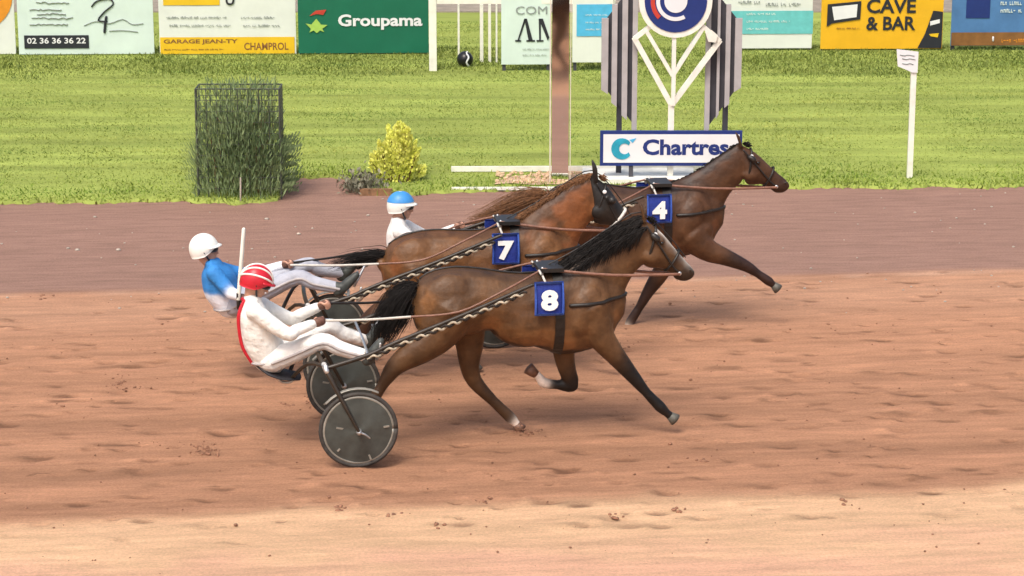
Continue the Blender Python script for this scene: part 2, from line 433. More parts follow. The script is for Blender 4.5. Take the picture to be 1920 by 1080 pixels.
for i in range(len(edge_w)-1):
    for k in range(R_-1):
        fs.append((i*R_+k, (i+1)*R_+k, (i+1)*R_+k+1, i*R_+k+1))
me.from_pydata(vs, [], fs); me.update()
lawn = tag(mesh_obj('lawn', me, M['turf'], None, True), 'mown lawn between the track and the banners', kind='structure')
mb = MB(); mb.box(-600, 600, 35.3, 1400, -.4, -.02); g = mb.build('ground', M['turf']); tag(g, 'grass field reaching far behind the banners', kind='structure')
mb = MB(); mb.box(-80, 80, 51.6, 57.5, -.1, .06)
M['path'] = pmat('grey gravel path', (.27,.23,.18), .95, noise_amt=.2, noise_scale=3, bump=.02)
tag(mb.build('path', M['path']), 'grey gravel path behind the banners', kind='structure')

def blade_field(name, n, xr, yr, hh, mat, keep, label, lean=.5, cat=None, z0=.03, width=.012, dens=None):
    x = rng.uniform(xr[0], xr[1], n); y = rng.uniform(yr[0], yr[1], n)
    k = keep(x, y); x = x[k]; y = y[k]; n = len(x)
    h = hh*rng.uniform(.4, 1.3, n)*(.6+.8*vnoise(x, y, 77, 1.5)); a = rng.uniform(0, 2*math.pi, n); l = rng.uniform(.1, lean, n)*h; la = rng.uniform(0, 2*math.pi, n)
    w = width*rng.uniform(.6, 1.5, n)
    v = np.empty((n, 3, 3))
    v[:,0] = np.stack([x-w*np.cos(a), y-w*np.sin(a), np.full(n, z0)], -1)
    v[:,1] = np.stack([x+w*np.cos(a), y+w*np.sin(a), np.full(n, z0)], -1)
    v[:,2] = np.stack([x+l*np.cos(la), y+l*np.sin(la), z0+h], -1)
    me = bpy.data.meshes.new(name); me.vertices.add(3*n); me.vertices.foreach_set('co', v.ravel())
    me.loops.add(3*n); me.loops.foreach_set('vertex_index', np.arange(3*n)); me.polygons.add(n); me.polygons.foreach_set('loop_start', np.arange(n)*3)
    me.update(calc_edges=True)
    return tag(mesh_obj(name, me, mat, None, False), label, cat, kind='stuff')
ex = np.array([p[0] for p in edge_w]); ey = np.array([p[1] for p in edge_w])
blade_field('grass', 300000, (-12, 12), (30, 50), .023, M['grass'], lambda x, y: (y > np.interp(x, ex, ey)+.01) & (np.abs(x) < y*.25), 'short mown grass of the lawn', cat='grass', lean=1.2)
blade_field('long_grass', 45000, (-12, 12), (41.3, 46), .055, M['grass_tall'], lambda x, y: (rng.random(len(x)) < np.clip((y-41.3-1.5*vnoise(x, y, 5, .7))/1.2, 0, 1)), 'longer darker grass along the foot of the banners', cat='grass', lean=1.2)
blade_field('fresh_grass', 50000, (-11, 11), (31, 36), .05, M['grass_fresh'], lambda x, y: rng.random(len(x)) < np.exp(-(np.clip(y-np.interp(x, ex, ey), 0, 9)/.9)**2)*(y > np.interp(x, ex, ey)), 'fresh bright grass along the track edge', cat='grass', lean=1.2)
blade_field('grass_fringe', 26000, (-11, 11), (30, 34.2), .085, M['grass'], lambda x, y: (np.abs(y-np.interp(x, ex, ey)-.06) < .10), 'longer ragged grass along the track edge', cat='grass', lean=1.5, z0=.0)

# ------------------------------------------------------------------ horse
COATS = {
 'bay':      dict(base=(.112,.054,.022), dark=(.026,.014,.008), hi=(.22,.098,.034), leg=(.010,.008,.007)),
 'chestnut': dict(base=(.140,.062,.022), dark=(.06,.026,.012), hi=(.24,.078,.024), leg=(.06,.028,.016)),
 'darkbay':  dict(base=(.085,.038,.017), dark=(.025,.013,.009), hi=(.14,.050,.020), leg=(.03,.014,.010)),
}
F8 = Frame(0.32, 20.6, 9); F7 = Frame(-.05, 22.6, 6.5); F4 = Frame(1.53, 24.5, 6.5)
def L8(px, py, v=0): return F8.loc(px, py, v)
BODY = [((776,548),(772,580),.09),((788,522),(780,615),.19),((815,507),(812,640),.25),((855,501),(865,632),.275),((900,504),(915,618),.265),
        ((950,511),(955,634),.28),((1000,512),(1005,650),.295),((1040,501),(1055,663),.28),((1080,495),(1100,656),.25),((1110,490),(1138,640),.21),((1130,505),(1156,610),.15)]
NECK = [((1050,500),(1135,630),.17),((1085,474),(1160,580),.13),((1125,447),(1173,542),.10),((1160,424),(1188,514),.082),((1192,409),(1206,496),.075)]
HEAD = [((1200,408),(1206,470),.06),((1222,420),(1208,497),.085),((1242,437),(1222,503),.095),((1262,461),(1240,503),.072),((1280,482),(1256,512),.056),((1295,498),(1267,524),.056),((1302,508),(1278,527),.042)]
LEGS8 = {
 'nf': [(1105,575,.17,-.13),(1125,628,.115,-.15),(1152,664,.084,-.15),(1187,706,.058,-.15),(1212,736,.040,-.15),(1238,763,.048,-.15),(1250,774,.034,-.15),(1257,780,.036,-.15)],
 'ff': [(1085,590,.16,.13),(1058,645,.098,.14),(1062,688,.076,.14),(1072,722,.058,.14),(1045,721,.039,.14),(1020,718,.045,.14),(1010,706,.034,.14),(1004,701,.034,.14)],
 'fh': [(870,590,.20,.12),(880,640,.120,.14),(880,682,.084,.14),(890,715,.064,.14),(925,752,.044,.14),(956,782,.049,.14),(966,792,.035,.14),(969,796,.036,.14)],
 'nh': [(850,580,.22,-.12),(825,625,.150,-.13),(785,656,.122,-.14),(742,686,.078,-.15),(716,724,.044,-.15),(694,760,.050,-.15),(684,770,.036,-.15),(680,774,.036,-.15)],
}
HOOF8 = {'nf': (1266,787), 'ff': (991,691), 'fh': (976,805), 'nh': (666,781)}
def make_horse(fr, coat, legs, hoofs, label, leg_local=True, head_rot=0.0, neck_rot=0.0, tail=None, mane='thin', socks={}, mane_mat='hair_black', tail_mat='hair_black', muzzle=None, blaze=False, du=0.0, sink=0.0, crest_drop=0.0):
    cc = COATS[coat]
    def L8(px, py, v=0):
        return globals()['L8'](px, py+sink*max(0.0, min(1.0, (1040-px)/240)), v)
    CD = [0, 1, 1.25, .9, .2]
    NECK = [((a[0], a[1]+crest_drop*k), b, w) for (a, b, w), k in zip(globals()['NECK'], CD)]
    root = empty('horse', fr, label, 'horse', 'trotting race horses in harness')
    D = Vector((du, 0, 0))
    pv = L8(1130, 560) + D
    pv2 = L8(1203, 445) + D
    def rot(p, ang, c):
        q = p-c; a = math.radians(ang)
        return c+Vector((q.x*math.cos(a)-q.z*math.sin(a), q.y, q.x*math.sin(a)+q.z*math.cos(a)))
    def neckp(px, py, v=0, k=1.0): return rot(L8(px, py, v)+D, neck_rot*k, pv)
    pv2r = rot(pv2, neck_rot, pv)
    def headp(px, py, v=0): return rot(rot(L8(px, py, v)+D, neck_rot, pv), head_rot, pv2r)
    mb = MB()
    sections(mb, [(L8(*a)+D, L8(*b)+D, w) for a, b, w in BODY])
    ks = [0, .35, .65, .9, 1]
    sections(mb, [(neckp(*a, k=k), neckp(*b, k=k), w) for (a, b, w), k in zip(NECK, ks)])
    sections(mb, [(headp(*a), headp(*b), w) for a, b, w in HEAD], n=16)
    # cheek, shoulder, haunch and chest masses
    Rm = Matrix.Rotation(math.radians(-48), 3, 'Y')
    for sgn in (-1, 1):
        mb.ball(headp(1222, 480, sgn*.052), .085, .05, .08)
        mb.ball(L8(1085, 575)+D+Vector((0, sgn*.19, 0)), .15, .10, .26, Matrix.Rotation(math.radians(25), 3, 'Y'))
        mb.ball(L8(1120, 595)+D+Vector((0, sgn*.13, 0)), .12, .10, .13)
        mb.ball(L8(840, 560)+D+Vector((0, sgn*.14, 0)), .27, .14, .26)
        mb.ball(L8(820, 595)+D+Vector((0, sgn*.14, 0)), .19, .12, .22)
        mb.ball(L8(985, 590)+D+Vector((0, sgn*.05, 0)), .36, .26, .28)
        # ears
        e0 = headp(1208, 416, sgn*.045); e1 = headp(1204, 393, sgn*.06); e2 = headp(1198, 380, sgn*.055)
        mb.tube([e0, e1, e2], [.030, .028, .010], n=8, flat=.6)
        # nostril rim and brow
        mb.ball(headp(1293, 506, sgn*.040), .022, .014, .022)
        mb.ball(headp(1240, 452, sgn*.078), .030, .020, .024)
    legpts = {}
    for key, ch in legs.items():
        pts = [(L8(x, y, v)+D if leg_local else fr.loc(x, y, v)) for x, y, r, v in ch]
        rad = [c[2] for c in ch]
        legpts[key] = (pts, rad)
        mb.tube(pts, rad, n=14, sub=3, flat=1.12)
        # knee or hock bulge
        mb.ball(pts[3], rad[3]*1.12, rad[3]*.95, rad[3]*1.12)
        if key in ('nh', 'fh'):   # point of hock
            t = (pts[3]-pts[2]).normalized()
            mb.ball(pts[3]+Vector((-.045, 0, .02)), .032, .026, .036)
    me = remesh(mb, .013, 9)
    # colours
    base = np.array(cc['base']); dark = np.array(cc['dark']); hi = np.array(cc['hi'])
    S = []
    def s(p, r, c): S.append((p, r, tuple(c)))
    rr = random.Random(len(label))
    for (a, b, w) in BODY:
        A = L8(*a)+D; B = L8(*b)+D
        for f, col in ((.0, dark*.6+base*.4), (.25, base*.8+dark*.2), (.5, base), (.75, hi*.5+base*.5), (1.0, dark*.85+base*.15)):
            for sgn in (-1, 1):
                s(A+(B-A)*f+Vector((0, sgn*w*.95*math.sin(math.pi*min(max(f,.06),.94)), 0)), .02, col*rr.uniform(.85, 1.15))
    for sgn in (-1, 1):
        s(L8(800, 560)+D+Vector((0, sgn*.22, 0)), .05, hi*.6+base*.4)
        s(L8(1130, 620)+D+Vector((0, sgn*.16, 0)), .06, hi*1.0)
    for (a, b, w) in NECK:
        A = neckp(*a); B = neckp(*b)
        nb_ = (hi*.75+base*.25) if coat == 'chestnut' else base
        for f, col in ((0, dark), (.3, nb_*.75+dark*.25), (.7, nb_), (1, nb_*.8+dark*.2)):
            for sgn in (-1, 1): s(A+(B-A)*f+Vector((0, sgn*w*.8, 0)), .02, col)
    for i, (a, b, w) in enumerate(HEAD):
        A = headp(*a); B = headp(*b); dk = 1 if i < 4 else (.6 if i < 5 else .25)
        hb = base*.75+dark*.25
        c0 = hb*dk+np.array(cc['leg'])*(1-dk)
        if muzzle is not None and i > 4: c0 = np.array(muzzle)
        for f in (0, .5, 1):
            for sgn in (-1, 1): s(A+(B-A)*f+Vector((0, sgn*w*.8, 0)), .02, c0)
        if blaze and 2 <= i <= 5: s(A+(A-B).normalized()*.012, .022, (.62,.57,.50))
    for key, (pts, rad) in legpts.items():
        P2, R2 = crom(pts, rad, 4)
        for i, (p, r) in enumerate(zip(P2, R2)):
            f = i/4
            if f < 1.6: col = base
            elif f < 2.4: col = base*(2.4-f)/.8+dark*(f-1.6)/.8
            else: col = np.array(cc['leg']) if f > 2.7 else dark*.6+np.array(cc['leg'])*.4
            if coat == 'bay' and key in ('nh', 'fh') and f < 5.2: col = base*.85 if f < 3 else dark*.6+base*.4
            if key in socks and f > socks[key]: col = np.array((.78,.66,.56))
            s(p, r, col)
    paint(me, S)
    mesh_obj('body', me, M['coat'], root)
    # hooves
    for key, h in hoofs.items():
        ch = legs[key]; v = ch[-1][3]
        tip = (L8(h[0], h[1], v)+D if leg_local else fr.loc(h[0], h[1], v))
        top = legpts[key][0][-1]
        d = (tip-top); ln = max(d.length, .055); d = d.normalized()
        mbh = MB(); side = Vector((0, 1, 0)); a = d.cross(side)
        cs = [top-d*.008, top+d*ln*.55, top+d*ln*1.05]
        mbh.rings(cs, [a*.038, a*.050, a*.058], [side*.038, side*.046, side*.052], 14, cap=False)
        mbh.build('hoof', M['hoof_brown' if key in socks else 'hoof_dark'], root, True)
    # eyes
    for sgn in (-1, 1):
        e = MB(); e.ball(headp(1241, 456, sgn*.088), .017, .012, .015); e.build('eye', M['eye'], root, True)
        e = MB(); e.ball(headp(1295, 507, sgn*.050), .010, .006, .012); e.build('nostril', M['eye'], root, True)
    # mane: strands combed back by the wind
    def strands(name, roots, n, mat, length, drop, spread, width=.006, seedv=1, back=1.0):
        q = random.Random(seedv); m_ = MB()
        for i in range(n):
            f = q.random()*(len(roots)-1); j = min(int(f), len(roots)-2); p = roots[j].lerp(roots[j+1], f-j)
            L_ = length*q.uniform(.5, 1.15); dr = drop*q.uniform(.5, 1.4); sv = q.uniform(-1, 1)*spread; zz = q.uniform(-.3, .3)*spread
            w = width*q.uniform(.6, 1.5); pts = []
            ph = q.uniform(0, 6.28)
            for k in range(6):
                t = k/5
                pts.append(p+Vector((-L_*t*back, sv*t+.01*math.sin(ph+t*5), -dr*t*t+zz*t+.012*math.sin(ph*2+t*6))))
            m_.tube(pts, [w, w, w*.9, w*.8, w*.55, w*.15], n=4, sub=1, cap=False, flat=1.4)
        return m_.build(name, mat, root, True)
    crest = [neckp(1062, 492, k=.1)]+[neckp(*NECK[i][0], k=ks[i]) for i in (1,2,3,4)]+[headp(1204, 404)]
    crest = [c+Vector((0, 0, -.01)) for c in crest]
    if mane == 'thick':
        near = [c+Vector((.02, -.045, -.03)) for c in crest]
        low = [c+Vector((.03, -.085, -.09)) for c in crest]
        strands('mane', crest+near[::-1]+low, 3600, M[mane_mat], .17, .14, .05, .0028, 3)
    elif mane == 'short':
        strands('mane', [c+Vector((0, 0, -.02)) for c in crest], 420, M[mane_mat], .09, .05, .02, .004, 4)
    else:
        strands('mane', crest, 1600, M[mane_mat], .12, .06, .06, .0026, 4)
    hl = headp(1212, 408)
    strands('forelock', [hl, headp(1220, 416)], 30, M[mane_mat], .10, .0, .05, .004, 9, back=-.8)
    # tail
    t0 = L8(782, 548)+D
    pts = [t0+Vector((0, 0, 0))]
    tl = tail or dict(pts=[(782,548),(760,555),(735,585),(712,640)], w=[.035,.06,.09,.06])
    P = [(L8(x, y)+D if tl.get('local', True) else fr.loc(x, y)) for x, y in tl['pts']]
    q = random.Random(12); m_ = MB()
    for i in range(tl.get('n', 300)):
        off = Vector((q.gauss(0, .5), q.gauss(0, .5), q.gauss(0, .5)))
        st_ = q.uniform(.55, 1.0); PP, WW = crom(P, tl['w'], 3)
        pts = []; K = max(4, int(len(PP)*st_))
        for k in range(K):
            pts.append(PP[k]+off*WW[k]+Vector((0, .006*math.sin(i+k), .006*math.cos(i*2+k))))
        w0 = .004
        m_.tube(pts, [w0*(1-.8*k/(K-1)) for k in range(K)], n=4, sub=1, cap=False)
    m_.build('tail', M[tail_mat], root, True)
    bvh = BVHTree.FromPolygons([v.co.copy() for v in me.vertices], [tuple(p.vertices) for p in me.polygons])
    root_bvh[root.name] = bvh
    return root, headp, neckp, D

TAIL8 = dict(pts=[(782,545),(765,548),(745,575),(725,610),(712,648)], w=[.035,.075,.12,.12,.07], n=1500)
h8 = make_horse(F8, 'bay', LEGS8, HOOF8, 'brown bay trotter nearest the camera, head low, wearing the cloth with number 8', socks={'fh': 5.4, 'ff': 4.6}, mane='thick', blaze=True, tail=TAIL8)
LEGS7 = {k: list(v) for k, v in LEGS8.items()}
def to7(x, y): return (x-950)/.92+1030, (y-465)/.92+558
def conv(chain, f): return [(*f(x, y), r, v) for x, y, r, v in chain]
LEGS7['fh'] = LEGS8['fh'][:2] + conv([(838,585,.072,.14),(850,608,.056,.14),(868,640,.037,.14),(880,662,.044,.14),(884,670,.035,.14),(886,674,.036,.14)], to7)
LEGS7['nf'] = LEGS8['nf'][:2] + conv([(1055,575,.075,-.15),(1085,605,.05,-.15),(1108,632,.033,-.15),(1130,655,.043,-.15),(1138,662,.034,-.15),(1141,665,.036,-.15)], to7)
HOOF7 = dict(HOOF8); HOOF7['fh'] = to7(890, 683); HOOF7['nf'] = to7(1147, 671)
TAIL7 = dict(pts=[(782,545),(762,545),(730,550),(690,560),(660,570)], w=[.035,.05,.06,.06,.04], n=160)
h7 = make_horse(F7, 'chestnut', LEGS7, HOOF7, 'reddish bay trotter in the middle, black hood over its head, cloth with number 7', socks={}, neck_rot=1, head_rot=-6, mane='thin', mane_mat='hair_brown', tail=TAIL7, sink=30)
LEGS4 = {
 'nf': [(1296,440,.17,-.13),(1325,468,.112,-.15),(1360,482,.082,-.15),(1399,499,.057,-.15),(1422,514,.040,-.15),(1441,527,.047,-.15),(1448,533,.034,-.15),(1451,535,.035,-.15)],
 'ff': [(1275,445,.16,.13),(1248,495,.092,.14),(1232,522,.080,.14),(1216,546,.060,.14),(1199,576,.042,.14),(1182,603,.048,.14),(1177,614,.034,.14),(1175,617,.035,.14)],
 'fh': [(1103,420,.20,.12),(1110,470,.115,.14),(1098,520,.072,.14),(1090,545,.056,.14),(1108,580,.037,.14),(1122,603,.044,.14),(1127,612,.035,.14),(1129,615,.036,.14)],
 'nh': [(1083,412,.22,-.12),(1062,451,.150,-.13),(1027,478,.092,-.14),(990,502,.060,-.15),(968,536,.038,-.15),(949,567,.045,-.15),(941,575,.036,-.15),(938,578,.036,-.15)],
}
HOOF4 = {'nf': (1459,542), 'ff': (1169,631), 'fh': (1134,624), 'nh': (927,586)}
TAIL4 = dict(pts=[(782,545),(765,538),(735,545),(700,560),(650,580),(600,592)], w=[.035,.08,.11,.12,.09,.05], n=700)
h4 = make_horse(F4, 'darkbay', LEGS4, HOOF4, 'dark bay trotter farthest from the camera and out in front, cloth with number 4', leg_local=False, neck_rot=-2.5, head_rot=10, crest_drop=12, socks={'ff': 5.4}, tail=TAIL4, tail_mat='hair_brown', mane='short')

# ------------------------------------------------------------------ text and flat print
def text_mesh(body, W, Hh, depth=.006, bold=.0, shear=0.0):
    cu = bpy.data.curves.new('t', 'FONT'); cu.body = body; cu.size = 1; cu.extrude = .001; cu.offset = bold; cu.resolution_u = 3
    cu.shear = shear
    o = bpy.data.objects.new('t', cu); COL.objects.link(o); bpy.context.view_layer.update()
    dg = bpy.context.evaluated_depsgraph_get()
    me = bpy.data.meshes.new_from_object(o.evaluated_get(dg), depsgraph=dg)
    bpy.data.objects.remove(o); bpy.data.curves.remove(cu)
    n = len(me.vertices); co = np.empty(n*3); me.vertices.foreach_get('co', co); co = co.reshape(-1, 3)
    mn = co.min(0); mx = co.max(0)
    co2 = np.empty_like(co)
    co2[:,0] = (co[:,0]-mn[0])/(mx[0]-mn[0])*W
    co2[:,2] = (co[:,1]-mn[1])/(mx[1]-mn[1])*Hh
    co2[:,1] = -(co[:,2]-mn[2])/(mx[2]-mn[2]+1e-9)*depth
    me.vertices.foreach_set('co', co2.ravel()); me.update()
    return me
def put_text(fr, parent, body, x0, y0, x1, y1, v, mat, bold=.0, name='lettering', shear=0.0):
    """lettering filling the pixel box on the plane v of frame fr"""
    a = fr.loc(x0, y1, v); b = fr.loc(x1, y1, v); c = fr.loc(x0, y0, v)
    me = text_mesh(body, (b-a).x, (c-a).z, depth=.002, bold=bold, shear=shear)
    o = mesh_obj(name, me, mat, parent, False); o.location = a
    return o
def put_poly(fr, parent, pts, v, mat, name, th=.006):
    mb = MB(); q = [fr.loc(x, y, v) for x, y in pts]
    mb.prism([(p.x, p.z) for p in q], v-th, v)
    return mb.build(name, mat, parent)
def put_stroke(fr, parent, pts, v, w, mat, name):
    mb = MB(); q = [fr.loc(x, y, v) for x, y in pts]
    mb.tube(q, w, n=6, sub=3, flat=1)
    return mb.build(name, mat, parent, True)

# ------------------------------------------------------------------ harness, number cloth
def make_harness(fr, hd, label, lab_cloth, number, hands, hood=False, white_nose=True, nf=(0,0), du=0.0):
    root0, headp, neckp, D = hd
    r = empty('harness', fr, label, 'harness', 'harness and reins on the trotters')
    q = lambda x, y, v=0: L8(x, y, v)+D
    bvh = root_bvh[root0.name]
    def snap(p, c, off=.010, lead=.4):
        d = (c-p).normalized(); h_ = bvh.ray_cast(p-d*lead, d)
        return h_[0]-d*off if h_[0] is not None else p
    def band(x_top, y_top, x_bot, y_bot, hw, w, mat, name):
        A = q(x_top, y_top); B = q(x_bot, y_bot); c = (A+B)/2; a = (A-B)/2
        mb = MB(); n = 28; vs = []; fs = []
        u = Vector((w/2, 0, 0))
        for k in range(n):
            t = 2*math.pi*k/n
            p = c+a*math.sin(t)+Vector((0, hw*math.cos(t), 0))
            for (du_, of) in ((-1, -.004), (1, -.004), (1, .010), (-1, .010)):
                vs.append(snap(p+u*du_, c+u*du_, of, .03))
        for k in range(n):
            k2 = (k+1) % n
            for j in range(4): fs.append((k*4+j, k*4+(j+1) % 4, k2*4+(j+1) % 4, k2*4+j))
        mb.add(vs, fs); return mb.build(name, mat, r, False)
    band(1040, 497, 1040, 668, .315, .085, M['leather'], 'girth')
    # saddle pad
    mb = MB(); mb.box(-.11, .11, -.17, .17, 0, .035, Matrix.Translation(q(1028, 503))); mb.build('saddle_pad', M['leather'], r)
    for sgn in (-1, 1):
        mb = MB(); p = q(1012, 512, 0)+Vector((0, sgn*.14, 0)); mb.tube([p, p+Vector((0, 0, .05)), p+Vector((0, 0, .075))], [.008, .010, .014], n=8); mb.build('terret', M['steel'], r, True)
    # breast strap
    pts = []
    for k in range(13):
        a = math.pi*(k/12-.5)   # near side round the chest to the far side
        x = 1060+math.cos(a)*112; y = 560-math.cos(a)*10
        p = q(x, y, 0); p.y = math.sin(a)*(.27)
        cc0 = q(1085, y, 0); cc0.y = p.y*.2; cc0.z = p.z; pts.append(snap(p, cc0, .008))
    mb = MB(); mb.tube(pts, .018, n=6, sub=1); mb.build('breast_strap', M['leather'], r, True)
    # crupper along the back
    mb = MB(); mb.tube([snap(q(x_, 440), q(x_, 600), .006) for x_ in (1005, 975, 950, 925, 900, 878, 855, 835, 815, 800, 788)], .010, n=6, sub=1); mb.build('crupper', M['leather'], r, True)
    # check rein along the mane
    mb = MB()
    if number != 4: mb.tube([q(1020, 500), neckp(1085, 465, 0, .35), neckp(1150, 422, 0, .8), headp(1200, 398), headp(1250, 438, 0), headp(1285, 482, 0)], .006, n=6)
    if number != 4: mb.build('check_rein', M['leather'], r, True)
    # bridle
    def ring(c_up, c_dn, w, rad, mat, name):
        A = headp(*c_up); B = headp(*c_dn); c = (A+B)/2; a = (A-B)/2*1.06; mb = MB(); pts = []
        for k in range(21):
            t = 2*math.pi*k/20; pts.append(c+a*math.sin(t)+Vector((0, w*1.1*math.cos(t), 0)))
        mb.tube(pts, rad, n=6, sub=1, cap=False); mb.build(name, mat, r, True)
    nm = M['fleece'] if white_nose else M['leather']
    ring((1272,470), (1247,506), .066, .012 if not white_nose else .016, nm, 'noseband')
    ring((1228,424), (1210,490), .088, .011, M['leather'], 'browband')
    for sgn in (-1, 1):
        mb = MB(); mb.tube([headp(1213, 425, sgn*.088), headp(1240, 466, sgn*.097), headp(1262, 500, sgn*.07), headp(1274, 512, sgn*.062)], .010, n=6); mb.build('cheek_strap', M['leather'], r, True)
        mb = MB(); mb.ball(headp(1274, 513, sgn*.066), .020, .010, .020); mb.build('bit_ring', M['steel'], r, True)
        mb = MB(); mb.ball(headp(1229, 440, sgn*.100), .020, .008, .020); mb.build('rosette', M['number'], r, True)
        if not hood:
            mb = MB(); mb.tube([headp(1225, 442, sgn*.098), headp(1232, 448, sgn*.112)], [.030, .032], n=12, sub=1, lateral=Vector((1,0,0))); mb.build('blinker', M['leather'], r, True)
    if hood:
        mb = MB()
        sections(mb, [(headp(x1-2, y1-2), headp(x2+1, y2+3), w+.012) for (x1, y1), (x2, y2), w in [HEAD[0], HEAD[1], HEAD[2], HEAD[3], ((1270,470),(1247,507),.066)]], n=16)
        for sgn in (-1, 1):
            mb.ball(headp(1222, 480, sgn*.056), .09, .055, .085)
            mb.tube([headp(1208, 418, sgn*.045), headp(1204, 394, sgn*.06), headp(1198, 378, sgn*.055)], [.036, .034, .014], n=8, flat=.7)
            mb.tube([headp(1240, 452, sgn*.085), headp(1246, 456, sgn*.135)], [.030, .045], n=12, sub=1)
        hm = remesh(mb, .012, 4); mesh_obj('hood', hm, M['leather'], r)
    # reins: bit -> terret -> hand, both sides
    for sgn in (-1, 1):
        b = headp(1274, 514, sgn*.07); tt = q(1012, 506, 0)+Vector((0, sgn*.15, .04)); h = hands[0] if sgn < 0 else hands[1]
        mid1 = tt.lerp(b, .5)+Vector((0, sgn*.05, -.02))
        mb = MB(); mb.tube([tt, mid1, b], .009, n=6, sub=4, flat=1.6); mb.build('rein', M['rein'], r, True)
        m1 = q(940, 548, -.36); m1.y = sgn*.36; m2 = q(860, 585, -.34); m2.y = sgn*.34; m3 = q(770, 594, -.30); m3.y = sgn*.30
        mb = MB(); mb.tube([tt, m1, m2, m3], .007, n=6, sub=4, flat=1.5); mb.build('rein', M['rein'], r, True)
        mb = MB(); mb.tube([m3, m3.lerp(h, .5)+Vector((0, 0, -.01)), h], .008, n=6, sub=3, flat=1.5); mb.build('rein_handpart', M['rein_white' if sgn < 0 else 'leather'], r, True)
    # number cloth hanging over the back, a sheet with both sides
    c = empty('number_cloth', fr, lab_cloth, 'number cloth', 'blue saddle number cloths')
    A = q(1003, 530, -.345); Bq = q(1057, 530, -.345); zt = A.z; z0 = q(1030, 591, -.345).z
    def profile(sgn): return crom([Vector((0, sgn*.325, zt)), Vector((0, sgn*.342, zt-(zt-z0)*.33)), Vector((0, sgn*.350, zt-(zt-z0)*.66)), Vector((0, sgn*.345, z0))], [0]*4, 4)[0]
    def sheet(x0, x1, off, f0, f1, sgn, name, mat):
        mb = MB(); vs = []; fs = []; PP = profile(sgn); nx = 6
        PP = PP[int(f0*(len(PP)-1)):int(f1*(len(PP)-1))+1]
        for p in PP:
            nrm = Vector((0, sgn, .0))
            for th_ in (0, .007):
                for k in range(nx):
                    x = x0+(x1-x0)*k/(nx-1); bow = -.25*(abs((x-(A.x+Bq.x)/2))**2)
                    vs.append(Vector((x, 0, 0))+p+nrm*(off+th_+bow+.004*math.sin(k*1.7+p.z*19)))
        R2 = 2*nx
        for i in range(len(PP)-1):
            for k in range(nx-1):
                fs.append((i*R2+k, i*R2+k+1, (i+1)*R2+k+1, (i+1)*R2+k))
                fs.append((i*R2+nx+k, (i+1)*R2+nx+k, (i+1)*R2+nx+k+1, i*R2+nx+k+1))
            fs.append((i*R2, (i+1)*R2, (i+1)*R2+nx, i*R2+nx)); fs.append((i*R2+nx-1, i*R2+2*nx-1, (i+1)*R2+2*nx-1, (i+1)*R2+nx-1))
        for i in (0, len(PP)-1):
            for k in range(nx-1): fs.append((i*R2+k, i*R2+k+1, i*R2+nx+k+1, i*R2+nx+k))
        mb.add(vs, fs); return mb.build(name, mat, c, True)
    w = .014
    for sgn in (-1, 1):
        sheet(A.x, Bq.x, 0, 0, 1, sgn, 'cloth', M['cloth_blue'])
        sheet(A.x-.003, A.x+w, .010, 0, 1, sgn, 'binding', M['cloth_edge']); sheet(Bq.x-w, Bq.x+.003, .010, 0, 1, sgn, 'binding', M['cloth_edge'])
        sheet(A.x+w, Bq.x-w, .012, .92, 1, sgn, 'binding', M['cloth_edge']); sheet(A.x+w, Bq.x-w, .012, 0, .1, sgn, 'binding', M['cloth_edge'])
        mb = MB(); xm_ = (A.x+Bq.x)/2-.03; mb.tube([Vector((xm_, sgn*.325, zt-.01)), Vector((xm_-.02, sgn*.29, zt+.04)), Vector((xm_-.03, sgn*.16, q(1028, 503).z+.02))], .011, n=6); mb.build('hanging_strap', M['rein_white'], c, True)
    wd = (Bq.x-A.x)
    for sgn in (-1, 1):
        me = text_mesh(str(number), wd*.60, .185, depth=.010, bold=.05)
        o = mesh_obj('number', me, M['number'], c, False)
        if sgn < 0: o.location = (A.x+wd*.20, -.350-.014, z0+.045); o.rotation_euler = (math.radians(-2), 0, 0)
        else: o.location = (Bq.x-wd*.20, .350+.014, z0+.045); o.rotation_euler = (math.radians(2), 0, math.pi)
    return r, c

